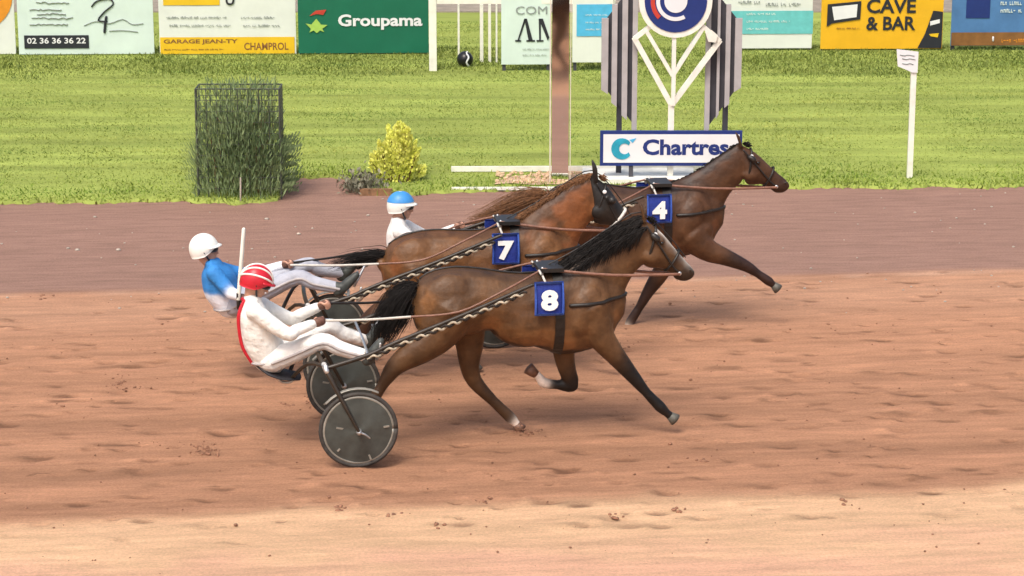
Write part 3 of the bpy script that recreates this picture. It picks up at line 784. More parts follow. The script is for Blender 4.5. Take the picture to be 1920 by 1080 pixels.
# ------------------------------------------------------------------ sulky
def make_sulky(fr, label, du=0.0, wheel_label=None):
    r = empty('sulky', fr, label, 'sulky', 'two wheeled racing sulkies')
    q = lambda x, y, v=0: L8(x, y, v)+Vector((du, 0, 0))
    hub_u = L8(672, 805, -.72).x+du; R = .343
    def qs(x, y, v, sg):
        p = L8(x, y, -v)+Vector((du, 0, 0)); p.y = sg*v; return p
    for sgn in (-1, 1):
        c = Vector((hub_u, sgn*.72, R))
        w = bpy.data.objects.new('wheel', None); COL.objects.link(w); w.parent = r; w.location = c; w.rotation_euler = (math.radians(-2.5*sgn), 0, 0)
        pts = [Vector((math.cos(a)*(R-.020), 0, math.sin(a)*(R-.020))) for a in [2*math.pi*k/48 for k in range(49)]]
        mb = MB(); mb.tube(pts, .020, n=10, sub=1, cap=False); mb.build('tyre', M['tyre'], w, True)
        mb = MB(); pts = [p*((R-.048)/(R-.020)) for p in pts]; mb.tube(pts, .016, n=8, sub=1, cap=False); mb.build('rim', M['rim'], w, True)
        # slightly conical disc covers made of eight sectors
        for side in (-1, 1):
            mb = MB(); n = 48; vs = [(0, side*.045, 0)]; fs = []
            for j, (rr, yy) in enumerate(((.06,.042),(.16,.033),(R-.054,.015))):
                for k in range(n):
                    a = 2*math.pi*k/n; wob = .003*math.sin(a*4)
                    vs.append((math.cos(a)*rr, side*(yy+wob), math.sin(a)*rr))
            for k in range(n):
                k2 = (k+1) % n
                fs.append((0, 1+k, 1+k2))
                for j in range(2): fs.append((1+j*n+k, 1+(j+1)*n+k, 1+(j+1)*n+k2, 1+j*n+k2))
            mb.add(vs, fs); mb.build('disc_cover', M['disc'], w, True)
            # small pale tabs and reflectors on the disc
            for a, rr, L_ in ((.12,.24,.05),(-1.2,.26,.045),(3.9,.24,.03),(2.95,.15,.09)):
                mb = MB(); Mx = Matrix.Rotation(-a, 4, 'Y') @ Matrix.Translation((rr, 0, 0))
                mb.box(-L_/2, L_/2, side*.030-.003, side*.030+.003, -.008, .008, Mx); mb.build('reflector', M['rim'], w)
        mb = MB(); mb.tube([Vector((0, -.075, 0)), Vector((0, .075, 0))], .026, n=12, sub=1, lateral=Vector((1,0,0))); mb.build('hub', M['steel'], w, True)
        # quick release lever
        mb = MB(); mb.tube([Vector((0, sgn*.07, 0)), Vector((.05, sgn*.075, -.02)), Vector((.09, sgn*.07, -.055))], [.012,.009,.007], n=8); mb.build('lever', M['steel'], w, True)
        # fork legs either side of the wheel up to the arch
        top = qs(612, 694, .66, sgn)
        for oy in (-.085, .085):
            mb = MB(); mb.tube([c+Vector((0, oy, 0)), c.lerp(top, .5)+Vector((0, oy, 0)), top+Vector((0, oy*.45, 0))], [.013,.019,.022], n=8); mb.build('fork', M['shaft'], r, True)
        mb = MB(); mb.tube([top+Vector((0, -.045, 0)), top+Vector((-.02, 0, .05)), top+Vector((0, .045, 0))], .024, n=8); mb.build('fork_crown', M['steel'], r, True)
        # mudguard
        pts = []
        for k in range(9):
            a = math.radians(62+k*9.5); pts.append(c+Vector((math.cos(a)*(R+.025), 0, math.sin(a)*(R+.025))))
        mb = MB(); mb.tube(pts, .030, n=8, sub=1, flat=.25); mb.build('mudguard', M['rim'], r, True)
        # shaft
        s0 = top+Vector((0, -sgn*.05, 0))
        s1 = qs(690, 666, .58, sgn); s2 = qs(740, 643, .54, sgn); s3 = qs(870, 590, .46, sgn); s4 = qs(985, 540, .38, sgn); s5 = qs(1000, 534, .375, sgn)
        corr = lambda p, y_: p
        mb = MB(); mb.tube([s0, s1, s2, s3, s4, s5], [.02,.02,.019,.018,.016,.014], n=8); mb.build('shaft', M['shaft'], r, True)
        # two strand traces wound along the shaft, pale and dark
        path, _ = crom([s1, s2, s3, s4], [0]*4, 30)
        for ph, mt, nm in ((0, 'rope_pale', 'pale_strand'), (math.pi, 'rope_dark', 'dark_strand')):
            pts = []
            tot = 0
            for i, p in enumerate(path):
                if i: tot += (p-path[i-1]).length
                a = tot*2*math.pi/.15+ph
                pts.append(p+Vector((0, sgn*.022, -.034))+Vector((math.sin(a)*.008, math.cos(a)*.017, math.sin(a)*.017)))
            mb = MB(); mb.tube(pts, .0115, n=6, sub=2); mb.build(nm, M[mt], r, True)
        # footrest
        f0 = qs(706, 672, .33, sgn)
        mb = MB(); mb.tube([s2, f0+Vector((.0, 0, -.01)), f0+Vector((.02, 0, .06)), f0+Vector((.035, 0, .13))], .012, n=8); mb.build('stirrup', M['steel'], r, True)
        # arm from arch to seat
        s_ = q(545, 690, 0)
        mb = MB(); mb.tube([Vector((top.x, sgn*.60, top.z+.01)), Vector(((top.x+s_.x)/2, sgn*.35, top.z-.02)), Vector((s_.x, sgn*.12, s_.z-.06))], .018, n=8); mb.build('seat_arm', M['shaft'], r, True)
    t = qs(612, 694, .66, 1)
    mb = MB(); mb.tube([Vector((t.x, -.68, t.z)), Vector((t.x-.03, -.4, t.z+.03)), Vector((t.x-.04, 0, t.z+.03)), Vector((t.x-.03, .4, t.z+.03)), Vector((t.x, .68, t.z))], .020, n=10); mb.build('arch_bar', M['shaft'], r, True)
    t2 = qs(690, 666, .58, 1)
    mb = MB(); mb.tube([Vector((t2.x, -.56, t2.z)), Vector((t2.x+.02, 0, t2.z-.04)), Vector((t2.x, .56, t2.z))], .014, n=8); mb.build('cross_bar', M['steel'], r, True)
    # seat
    a = q(480, 690, 0); b = q(560, 700, 0)
    mb = MB(); sections(mb, [(a+Vector((0,0,.09)), a+Vector((-.01,0,.03)), .10), (a.lerp(b,.25)+Vector((0,0,.03)), a.lerp(b,.25)+Vector((0,0,-.025)), .19), (a.lerp(b,.6)+Vector((0,0,.0)), a.lerp(b,.6)+Vector((0,0,-.05)), .20), (b, b+Vector((0,0,-.045)), .13)], n=16)
    mb.build('seat', M['seat'], r, True)
    mb = MB(); mb.tube([q(520, 706, 0), q(528, 716, 0), q(545, 716, 0), q(556, 706, 0)], .012, n=8); mb.build('seat_bracket', M['steel'], r, True)
    return r

# ------------------------------------------------------------------ people
def make_person(fr, J, label, jacket, trousers, helmet, trim=None, sleeve=None, sc=1.0, low=None):
    """J: dict of joints as pixels (x, y, across) traced on the photograph"""
    r = empty('person', fr, label, 'person', 'seated sulky drivers')
    P = {k: fr.loc(*v) if not isinstance(v, list) else [fr.loc(*q) for q in v] for k, v in J.items() if k not in ('torso', 'tilt')}
    T = [(fr.loc(*a), fr.loc(*b), w) for a, b, w in J['torso']]
    hc = P['head']; tilt = math.radians(J['tilt'])
    Rt = Matrix.Rotation(tilt, 3, 'Y')
    body = MB()
    # head: skull, jaw, nose, lips, ears
    def hp(x, y, z): return hc + Rt @ Vector((x, y, z))
    body.ball(hc, .098, .078, .110, Rt); body.ball(hp(.035, 0, -.055), .062, .056, .065, Rt)
    body.ball(hp(.062, 0, -.098), .026, .030, .022, Rt)
    body.tube([hp(.088, 0, .005), hp(.108, 0, -.025), hp(.114, 0, -.040)], [.010, .013, .016], n=8)
    body.ball(hp(.090, 0, -.068), .014, .024, .006, Rt); body.ball(hp(.086, 0, -.080), .013, .022, .006, Rt)
    for s_ in (-1, 1):
        body.ball(hp(-.005, s_*.080, -.020), .018, .008, .030, Rt)
        body.ball(hp(.080, s_*.035, .018), .016, .026, .008, Rt)
    body.tube([hp(-.02, 0, -.06), P['neck'], (T[0][0]+T[0][1])/2], [.056, .056, .07], n=12)
    sections(body, [(a.lerp(b, .06), b.lerp(a, .06), w*.92) for a, b, w in T])
    def chain(keys, rads, mbx, extra=0.0, flat=1.0):
        mbx.tube([P[k] for k in keys], [x+extra for x in rads], n=12, sub=4, flat=flat)
    ARM = [.062, .046, .040, .030]; LEG = [.10, .085, .062, .055, .040]
    for s_ in ('n', 'f'):
        P[s_+'fa'] = P[s_+'elbow'].lerp(P[s_+'wrist'], .35); P[s_+'th'] = P[s_+'hip'].lerp(P[s_+'knee'], .45)
        P[s_+'cf'] = P[s_+'knee'].lerp(P[s_+'ankle'], .4)+Vector((0, 0, -.012))
        chain([s_+'sh', s_+'elbow', s_+'fa', s_+'wrist'], ARM, body)
        chain([s_+'hip', s_+'th', s_+'knee', s_+'cf', s_+'ankle'], LEG, body)
        # foot
        body.tube([P[s_+'ankle']+Vector((-.005, 0, -.02)), P[s_+'ankle'].lerp(P[s_+'toe'], .5), P[s_+'toe'].lerp(P[s_+'ankle'], .15)], [.030, .030, .020], n=10)
        # hand gripping: palm, four curled fingers, thumb
        d = (P[s_+'wrist']-P[s_+'elbow']).normalized(); side = -1 if s_ == 'n' else 1
        g_ = (Vector((0, -side*1.0, -.35))); g_ = (g_-d*g_.dot(d)).normalized(); sp = d.cross(g_)
        if sp.z < 0: sp = -sp
        w0 = P[s_+'wrist']
        body.tube([w0, w0+d*.045, w0+d*.085], [.028, .034, .034], n=10, flat=1.0)
        for k in range(4):
            b0 = w0+d*.085+sp*(.028-.019*k); ln = (.030, .034, .032, .025)[k]
            body.tube([b0, b0+d*ln, b0+d*(ln+.008)+g_*.028, b0+d*(ln-.018)+g_*.044, b0+d*(ln-.034)+g_*.036], [.0105, .010, .0095, .009, .008], n=7, sub=2)
        b0 = w0+d*.030+sp*.026
        body.tube([b0, b0+d*.026+sp*.018+g_*.012, b0+d*.055+sp*.008+g_*.034], [.013, .012, .010], n=7, sub=2)
    bm_ = remesh(body, .0075, 3)
    mesh_obj('body', bm_, M['skin'], r)
    # gloves on palms
    for s_ in ('n', 'f'):
        d = (P[s_+'wrist']-P[s_+'elbow']).normalized(); w0 = P[s_+'wrist']
        g = MB(); g.tube([w0-d*.02, w0+d*.02, w0+d*.05, w0+d*.088], [.037, .036, .043, .042], n=12); g.build('glove', M['glove'], r, True)
        e = MB()
        for sg in (-1, 1):
            pass
    for sg in (-1, 1):
        e = MB(); e.ball(hp(.090, sg*.034, .002), .012); e.build('eye', M['eye'], r, True)
    # jacket
    jk = MB(); sections(jk, [(a, b, w) for a, b, w in T])
    for s_ in ('n', 'f'):
        chain([s_+'sh', s_+'elbow', s_+'fa', s_+'wrist'], ARM, jk, .016)
        jk.ball(P[s_+'sh'], .082, .075, .08)
    jk.tube([P['neck'].lerp((T[0][0]+T[0][1])/2, .2), (T[0][0]+T[0][1])/2], [.07, .09], n=12)
    jm = remesh(jk, .011, 4)
    S = []
    for i, (a, b, w) in enumerate(T):
        col = jacket if (low is None or i < low[0]) else low[1]
        for f in (0, .35, .7, 1):
            for sg in (-1, 0, 1): S.append((a.lerp(b, f)+Vector((0, sg*w*.9*math.sin(math.pi*max(.1, min(.9, f))), 0)), .02, col))
        pass
        if False:
            a2, b2, w2 = T[i+1]
            for f in [k_/12 for k_ in range(12)]:
                for sg in (-.12, .1, .3): S.append((a.lerp(a2, f)+Vector((-.02, sg*w, 0)), .013, trim))
    for s_ in ('n', 'f'):
        pp, rr = crom([P[s_+k] for k in ('sh', 'elbow', 'fa', 'wrist')], ARM, 6)
        for i, (p, q_) in enumerate(zip(pp, rr)): S.append((p, q_+.016, jacket if (sleeve is None or i < 7) else sleeve))
    paint(jm, S)
    mesh_obj('jacket', jm, M['clothes'], r)
    if trim:
        pp_ = MB(); top_ = P['neck'].lerp(T[0][0], .35)
        pp_.tube([top_+Vector((-.03, -.06, 0))]+[a+Vector((-.004, -w*.30, 0)) for a, b, w in T], [.010, .016, .017, .016, .015, .012], n=8, sub=4); pp_.build('red_piping', M['helmet_red'], r, True)
        pp_ = MB(); cN = P['neck']; pp_.tube([cN+Vector((math.cos(t_)*.075, math.sin(t_)*.075, -.02-.02*math.cos(t_))) for t_ in [2*math.pi*k_/16 for k_ in range(17)]], .014, n=6, sub=1, cap=False); pp_.build('red_collar', M['helmet_red'], r, True)
    hem = MB(); a_, b_, w_ = T[-1]; c_ = (a_+b_)/2; A_ = (a_-b_)/2*1.10
    hem.tube([c_+A_*math.cos(t_)+Vector((0, w_*1.08*math.sin(t_), .01)) for t_ in [2*math.pi*k_/20 for k_ in range(21)]], .012, n=6, sub=1, cap=False); hem.build('jacket_hem', M['seam'], r, True)
    # trousers
    tr = MB()
    pel = [(P['nhip']+P['fhip'])/2+Vector((-.03, 0, .0)), (P['nhip']+P['fhip'])/2+Vector((.06, 0, .02))]
    tr.ball(pel[0], .135, .175, .115); tr.ball(pel[1], .11, .165, .10)
    for s_ in ('n', 'f'): chain([s_+'hip', s_+'th', s_+'knee', s_+'cf', s_+'ankle'], LEG, tr, .014)
    tm = remesh(tr, .011, 4); mesh_obj('trousers', tm, trousers, r)
    for s_, sg in (('n', -1), ('f', 1)):
        ks_ = ('hip', 'th', 'knee', 'cf', 'ankle'); sm_ = MB()
        sm_.tube([P[s_+k_]+Vector((0, sg*(rr_+.0125), 0)) for k_, rr_ in zip(ks_, LEG)], .009, n=6, sub=4, flat=1.6); sm_.build('side_stripe', M['seam'], r, True)
    # boots
    for s_ in ('n', 'f'):
        b = MB(); an = P[s_+'ankle']; toe = P[s_+'toe']
        b.tube([an.lerp(P[s_+'knee'], .10), an, an+Vector((.015, 0, -.035))], [.055, .055, .045], n=12)
        b.tube([an+Vector((-.01, 0, -.035)), an.lerp(toe, .5)+Vector((.006, 0, -.010)), toe], [.052, .050, .036], n=12)
        bmsh = remesh(b, .011, 3); mesh_obj('boot', bmsh, M['boot'], r)
    # helmet
    h = helmet
    hb = bpy.data.objects.new('helmet', None); COL.objects.link(hb); hb.parent = r; hb.location = hp(-.005, 0, .025)
    hb.rotation_euler = (0, tilt, 0)
    sh = MB(); n = 28; rows = 12; vs = []; fs = []
    rx, ry, rz = .143, .124, .146
    for layer, k_ in ((0, 1.0), (1, .90)):
        for i in range(rows+1):
            th = math.radians(3+i*(116-3)/rows)
            for k in range(n):
                a = 2*math.pi*k/n
                cut = .0
                zz = rz*math.cos(th)
                x = rx*math.sin(th)*math.cos(a); y = ry*math.sin(th)*math.sin(a)
                if i > rows-4: zz += (i-rows+4)*(.018*max(0, math.cos(a)) - .004*max(0, -math.cos(a)))
                vs.append((x*k_, y*k_, zz*k_))
    for lay in (0, 1):
        o_ = lay*(rows+1)*n
        for i in range(rows):
            for k in range(n):
                f = (o_+i*n+k, o_+(i+1)*n+k, o_+(i+1)*n+(k+1) % n, o_+i*n+(k+1) % n)
                fs.append(f if lay == 0 else f[::-1])
        fs.append(tuple(o_+k for k in range(n)) if lay == 0 else tuple(o_+k for k in range(n-1, -1, -1)))
    o2 = (rows+1)*n
    for k in range(n): fs.append((rows*n+k, rows*n+(k+1) % n, o2+rows*n+(k+1) % n, o2+rows*n+k))
    sh.add(vs, fs); sh.build('shell', h['shell'], hb, True)
    # peak
    pk = MB(); vs = []; fs = []; m_ = 13
    for k in range(m_):
        a = math.radians(-70+140*k/(m_-1)); e = math.cos(a)**.7
        for rr, dz in ((1.0, .0), (1+.26*e, -.016)):
            for t_ in (0, .008): vs.append((rx*math.cos(a)*rr*.97, ry*math.sin(a)*(1+(rr-1)*.4), .018+dz+t_))
    for k in range(m_-1):
        b = k*4; c = b+4
        fs += [(b, b+2, c+2, c), (b+1, c+1, c+3, b+3), (b+2, b+3, c+3, c+2), (b, c, c+1, b+1)]
    fs += [(0, 1, 3, 2), ((m_-1)*4, (m_-1)*4+2, (m_-1)*4+3, (m_-1)*4+1)]
    pk.add(vs, fs); pk.build('peak', h['peak'], hb, True)
    # chin strap and goggles
    stp = MB(); stp.tube([(.0, -ry*.93, -.02), (.03, -.075, -.10), (.05, 0, -.145), (.03, .075, -.10), (.0, ry*.93, -.02)], .010, n=6); stp.build('chin_strap', M['black_plastic'], hb, True)
    gg = MB(); gg.tube([(-.02, -.095, -.015), (.055, -.082, -.018), (.112, -.040, -.020), (.122, 0, -.018), (.112, .040, -.020), (.055, .082, -.018), (-.02, .095, -.015)], [.012, .020, .026, .024, .026, .020, .012], n=8, flat=.6, lateral=Vector((0,0,1))); gg.build('goggles', M['black_plastic'], hb, True)
    for st_ in h.get('stripes', []):
        # arcs over the shell in a plane tilted by the given angle
        m2 = MB(); pts = []
        for k in range(13):
            t_ = math.radians(-88+176*k/12)
            p = Vector((math.sin(t_), 0, math.cos(t_))) if st_[0] == 'long' else Vector((0, math.sin(t_), math.cos(t_)))
            p = Matrix.Rotation(math.radians(st_[1]), 3, 'X' if st_[0] == 'long' else 'Y') @ p
            pts.append(Vector((p.x*rx*1.005, p.y*ry*1.005, p.z*rz*1.005)))
        pts = [p for p in pts if p.z > -.03]
        m2.tube(pts, .0095, n=6, sub=2); m2.build('stripe', h['stripe_mat'], hb, True)
    if 'patch' in h:
        m2 = MB(); vs = []; fs = []
        for i in range(9):
            for k in range(25):
                th = math.radians(8+i*66/8); a = math.radians(-125+k*250/24)-math.radians(90-30)
                vs.append((rx*1.02*math.sin(th)*math.cos(a), ry*1.02*math.sin(th)*math.sin(a), rz*1.02*math.cos(th)))
        for i in range(8):
            for k in range(24): fs.append((i*25+k, (i+1)*25+k, (i+1)*25+k+1, i*25+k+1))
        b0 = len(vs); vs2 = [(x*.96, y*.96, z*.96) for x, y, z in vs]
        m2.add(vs, fs); m2.add(vs2, [f[::-1] for f in fs]); m2.build('helmet_cover', h['patch'], hb, True)
    return r, P

J8 = dict(head=(480,531,0), neck=(470,560,0), tilt=20,
  torso=[((456,566),(492,566),.17),((448,588),(508,590),.21),((449,618),(522,618),.205),((456,650),(532,643),.19),((474,680),(536,665),.17)],
  nsh=(478,584,-.19), nelbow=(538,626,-.28), nwrist=(586,608,-.18), fsh=(492,574,.19), felbow=(545,598,.26), fwrist=(596,576,.14),
  nhip=(508,676,-.10), nknee=(604,640,-.20), nankle=(690,668,-.29), ntoe=(714,640,-.30),
  fhip=(508,668,.10), fknee=(612,612,.20), fankle=(688,640,.29), ftoe=(710,612,.30))
p8, P8 = make_person(F8, J8, 'driver in white silks with red piping and a red striped helmet on the nearest sulky', (.76,.75,.70), M['white_cloth'],
   dict(shell=M['helmet_red'], peak=M['helmet_red'], stripe_mat=M['helmet_white'], stripes=[('long', 0), ('long', 32), ('long', 64), ('long', -32), ('long', -64)]), trim=(.55,.03,.06))
J7 = dict(head=(384,470,0), neck=(394,494,0), tilt=-8,
  torso=[((384,500),(420,496),.17),((378,514),(438,508),.205),((379,535),(446,528),.20),((386,558),(450,550),.185),((404,580),(452,570),.165)],
  nsh=(402,512,-.18), nelbow=(432,548,-.28), nwrist=(448,556,-.38), fsh=(416,506,.18), felbow=(470,516,.25), fwrist=(528,498,.12),
  nhip=(438,572,-.09), nknee=(556,520,-.17), nankle=(636,540,-.26), ntoe=(668,516,-.27),
  fhip=(438,564,.09), fknee=(572,497,.17), fankle=(642,512,.26), ftoe=(668,492,.27))
p7, P7 = make_person(F7, J7, 'driver leaning far back in a blue jacket and plain white helmet', (.03,.20,.52), M['grey_cloth'],
   dict(shell=M['helmet_white'], peak=M['helmet_white'], stripes=[]), low=(3, (.72,.74,.80)), sleeve=(.76,.77,.80))
t4 = lambda x, y: (752+(x-480)*.86, 389+(y-531)*.86)
J4 = {}
for k, v in J8.items():
    if k == 'tilt': J4[k] = 0
    elif k == 'torso': J4[k] = [(t4(*a), t4(*b), w) for a, b, w in v]
    else: J4[k] = (*t4(v[0], v[1]), v[2])
p4, P4 = make_person(F4, J4, 'driver whose blue and white helmet shows above the back of horse 7', (.74,.73,.70), M['white_cloth'],
   dict(shell=M['helmet_white'], peak=M['helmet_white'], stripes=[], patch=M['helmet_blue']))

def hand_pt(P, s_):
    d = (P[s_+'wrist']-P[s_+'elbow']).normalized(); return P[s_+'wrist']+d*.10
make_sulky(F8, 'nearest sulky with dark disc wheels, carrying the driver in white and red')
make_sulky(F7, 'sulky of the driver in the blue jacket, partly hidden behind the nearest one', du=.10)
make_sulky(F4, 'farthest sulky, one disc wheel showing under the belly of horse 8', du=-.03)
make_harness(F8, h8, 'black harness and tan reins on the nearest horse', 'blue number cloth with a white 8 on the flank of the nearest horse', 8, (hand_pt(P8, 'n'), hand_pt(P8, 'f')), white_nose=False)
make_harness(F7, h7, 'harness with a black hood and white noseband on the middle horse', 'blue number cloth with a white 7 on the reddish middle horse', 7, (hand_pt(P7, 'f')+Vector((0,-.1,0)), hand_pt(P7, 'f')), hood=True)
make_harness(F4, h4, 'harness and bridle on the farthest horse in front', 'dark blue number cloth with a white 4 on the leading farthest horse', 4, (hand_pt(P4, 'n'), hand_pt(P4, 'f')), white_nose=False)

# whip held upright by the driver in blue
w = empty('whip', F7, 'white whip held upright by the driver in the blue jacket', 'whip')
b0 = hand_pt(P7, 'n'); tp = F7.loc(457, 430, b0.y); b0 = F7.loc(447, 562, b0.y)
mb = MB(); mb.tube([b0, b0.lerp(tp, .5), tp], [.020, .020, .018], n=8); mb.build('stick', M['white_paint'], w, True)
mb = MB(); mb.tube([b0+Vector((0,0,-.08)), b0+Vector((0,0,.06))], .019, n=8, sub=1, lateral=Vector((1,0,0))); mb.build('grip', M['leather'], w, True)

# ------------------------------------------------------------------ finish line structures
FS = Frame(gp(1258,330).x, 32.4, 0)
sgn_ = empty('town_sign', FS, 'low white sign reading Chartres on short posts beside the finish', 'sign')
def pbox(fr, parent, x0, y0, x1, y1, v0, v1, mat, name):
    a = fr.loc(x0, y1, v0); b = fr.loc(x1, y0, v0)
    mb = MB(); mb.box(a.x, b.x, v0, v1, a.z, b.z); return mb.build(name, mat, parent)
pbox(FS, sgn_, 1125, 246, 1392, 311, -.02, .05, M['navy'], 'frame')
pbox(FS, sgn_, 1131, 252, 1387, 305, -.028, -.018, M['panel_white'], 'face')
put_text(FS, sgn_, 'Chartres', 1205, 261, 1366, 291, -.029, M['navy'], bold=.035)
arc = [(1166+20*math.cos(a)*1.0, 279-20*math.sin(a)) for a in [math.radians(38+k*(322-38)/18) for k in range(19)]]
inn = [(1171+10*math.cos(a), 279-10*math.sin(a)) for a in [math.radians(322-k*(322-38)/18) for k in range(19)]]
put_poly(FS, sgn_, arc+inn, -.029, M['teal'], 'emblem')
put_poly(FS, sgn_, [(1180,262),(1193,259),(1186,268)], -.029, M['sky_blue'], 'emblem')
for x in (1183, 1340):
    a = FS.loc(x-4, 311, .03); b = FS.loc(x+4, 311, .03); mb = MB(); mb.box(a.x, b.x, -.01, .05, .0, a.z); mb.build('post', M['slat_dark'], sgn_)

FW = Frame(gp(1258,330).x, 32.62, 0)
wing = empty('slatted_emblem_stand', FW, 'tall grey slatted wings behind the Chartres sign', 'monument')
slats = [(1127,1141,172,34),(1146,1158,196,8),(1165,1178,220,-20),(1184,1197,246,-46),(1320,1335,246,-46),(1342,1352,218,-20),(1358,1371,198,8),(1376,1392,168,34)]
for x0, x1, yb, yt in slats:
    a = FW.loc(x0, yb); b = FW.loc(x1, yt)
    mb = MB(); mb.prism([(a.x, a.z+.03 if x0 < 1250 else a.z-.03), (b.x, a.z-.03 if x0 < 1250 else a.z+.03), (b.x, b.z), (a.x, b.z)], -.03, .03); mb.build('slat', M['slat_light'], wing)
for pts in ([(1134,165),(1191,238),(1191,-35),(1134,40)], [(1328,238),(1386,160),(1386,40),(1328,-35)]):
    q = [FW.loc(*p) for p in pts]; mb = MB(); mb.prism([(p.x, p.z) for p in q], .034, .055); mb.build('backing', M['slat_dark'], wing)
for x in (1160, 1358):
    a = FW.loc(x-5, 300, .08); b = FW.loc(x+5, 300, .08); mb = MB(); mb.box(a.x, b.x, .06, .12, 0, FW.loc(x, 150, .08).z); mb.build('post', M['slat_dark'], wing)
FY = Frame(gp(1258,330).x, 32.5, 0)
ys = empty('branching_stand', FY, 'white branching Y shaped frame holding the round emblem', 'monument')
BK = [0]
def bar(pts, r_, nm='branch'):
    BK[0] += .0035; o_ = BK[0]
    mb = MB(); q = [FY.loc(*p) for p in pts]
    for a, b in zip(q[:-1], q[1:]):
        t = (b-a).normalized(); nrm = Vector((-t.z, 0, t.x)); 
        e = t*r_*.35
        mb.prism([((a-e+nrm*r_).x, (a-e+nrm*r_).z), ((a-e-nrm*r_).x, (a-e-nrm*r_).z), ((b+e-nrm*r_).x, (b+e-nrm*r_).z), ((b+e+nrm*r_).x, (b+e+nrm*r_).z)], -.033-o_, .033+o_)
    return mb.build(nm, M['white_paint'], ys)
k = FY.loc(1258,195); base_z = FY.loc(1258, 335)
mb = MB(); a = FY.loc(1253, 195); b = FY.loc(1264, 195); mb.box(a.x, a.x+.08, -.032, .032, 0, a.z); mb.build('stem', M['white_paint'], ys)
bar([(1259,197),(1190,72)], .036); bar([(1259,197),(1349,76)], .036)
bar([(1190,72),(1226,44)], .030); bar([(1349,76),(1310,42)], .030)
bar([(1260,140),(1212,58)], .026); bar([(1262,140),(1318,52)], .026)
bar([(1262,196),(1264,60)], .027)
put_poly(FY, ys, [(1322,60),(1334,56),(1346,66),(1342,80),(1328,78)], -.066, M['white_paint'], 'plate')
dd = empty('round_emblem', FY, 'round navy, red and white emblem disc above the branching stand', 'emblem')
c = FY.loc(1267, 2, -.06)
def disc(rad, y0, y1, mat, nm, dx=0, dz=0, n=40):
    mb = MB(); mb.prism([(c.x+dx+rad*math.cos(2*math.pi*k/n), c.z+dz+rad*math.sin(2*math.pi*k/n)) for k in range(n)], y0, y1); return mb.build(nm, mat, dd)
sc_ = 1/ (FPX/33.3)
disc(67*sc_, -.075, .0, M['white_paint'], 'rim_disc'); disc(57*sc_, -.085, -.075, M['navy'], 'navy_disc')
def crescent(r0, r1, a0, a1, mat, nm, y0=-.093, y1=-.085):
    mb = MB(); o = [(c.x+r0*math.cos(math.radians(a0+(a1-a0)*k/16)), c.z+r0*math.sin(math.radians(a0+(a1-a0)*k/16))) for k in range(17)]
    i = [(c.x+r1*math.cos(math.radians(a1-(a1-a0)*k/16)), c.z+r1*math.sin(math.radians(a1-(a1-a0)*k/16))) for k in range(17)]
    mb.prism(o+i, y0, y1); return mb.build(nm, mat, dd)
crescent(46*sc_, 38*sc_, 170, 225, M['red'], 'red_arc'); crescent(36*sc_, 29*sc_, 170, 300, M['panel_white'], 'white_arc')
disc(21*sc_, -.093, -.085, M['panel_white'], 'centre_disc')

# photo finish mirror on its tall frame
FM = Frame(gp(1050,340).x, 32.3, 0)
mr_ = empty('finish_mirror', FM, 'tall narrow finish line mirror in a pale frame, reflecting the sand', 'mirror')
pbox(FM, mr_, 1034, -90, 1068, 344, -.02, .0, M['mirror'], 'glass')
pbox(FM, mr_, 1030, -95, 1034, 346, -.035, .04, M['alu'], 'frame_side'); pbox(FM, mr_, 1068, -95, 1072, 346, -.035, .04, M['alu'], 'frame_side')
pbox(FM, mr_, 1036, -95, 1066, 346, .004, .03, M['slat_dark'], 'back_board')
pbox(FM, mr_, 1036, 344, 1066, 352, -.035, .03, M['white_paint'], 'frame_foot')
mr_.rotation_euler = (math.radians(1.8), 0, 0)

# low white boards round the gravel bed
def board(px0, px1, py_top, py_bot, Y, label, mat='white_paint', dep=.04, grp='white boards round the finish bed'):
    fr = Frame(gp((px0+px1)/2, py_bot).x, Y, 1.0); a = fr.loc(px0, py_bot); b = fr.loc(px1, py_top)
    o = empty('low_board', fr, label, 'board', grp)
    m = MB(); m.box(a.x, b.x, 0, dep, max(.0, a.z), b.z); m.build('board', M[mat], o)
    n = max(2, int((b.x-a.x)/1.2)+1)
    for k in range(n):
        x = a.x+.06+(b.x-a.x-.12)*k/(n-1); m = MB(); m.box(x-.03, x+.03, dep+.002, dep+.05, -.02, b.z-.01); m.build('stake', M['wood'], o)
board(846, 1322, 311, 322, 33.1, 'long white board at the back of the gravel bed below the sign')
board(846, 1300, 350, 357, 31.85, 'long white board along the front of the gravel bed by the track')
mb = MB(); A = gp(1092, 350); B = gp(1300, 350); C_ = gp(1300, 327); D_ = gp(1092, 327)
mb.add([(A.x,A.y,.02),(B.x,B.y,.02),(C_.x,C_.y,.02),(D_.x,D_.y,.02),(A.x,A.y,.10),(B.x,B.y,.10),(C_.x,C_.y,.10),(D_.x,D_.y,.10)], [(4,5,6,7),(0,1,5,4),(1,2,6,5),(2,3,7,6),(3,0,4,7),(3,2,1,0)])
o = mb.build('plinth', M['white_paint']); tag(o, 'flat white plinth on the ground under the Chartres sign', 'plinth')
mb = MB(); A = gp(930, 349); B = gp(1092, 349); C_ = gp(1092, 332); D_ = gp(960, 334)
rim_ = [gp(x, y) for x, y in ((925,352),(960,350),(1000,353),(1040,352),(1092,352),(1092,328),(1070,326),(1040,331),(1010,330),(985,335),(960,337),(940,344))]
mb.add([(p.x, p.y, .05) for p in rim_], [tuple(range(len(rim_)))])
tag(mb.build('gravel_bed', M['concrete']), 'patch of pale sandy gravel at the foot of the mirror', kind='structure')
q = random.Random(4); mb = MB()
for i in range(140):
    p = gp(q.uniform(930, 1090), q.uniform(330, 350)); s = q.uniform(.012, .04)
    mb.ball((p.x, p.y, .05+s*.3), s, s*q.uniform(.6,1), s*.6, n=5, m=3)
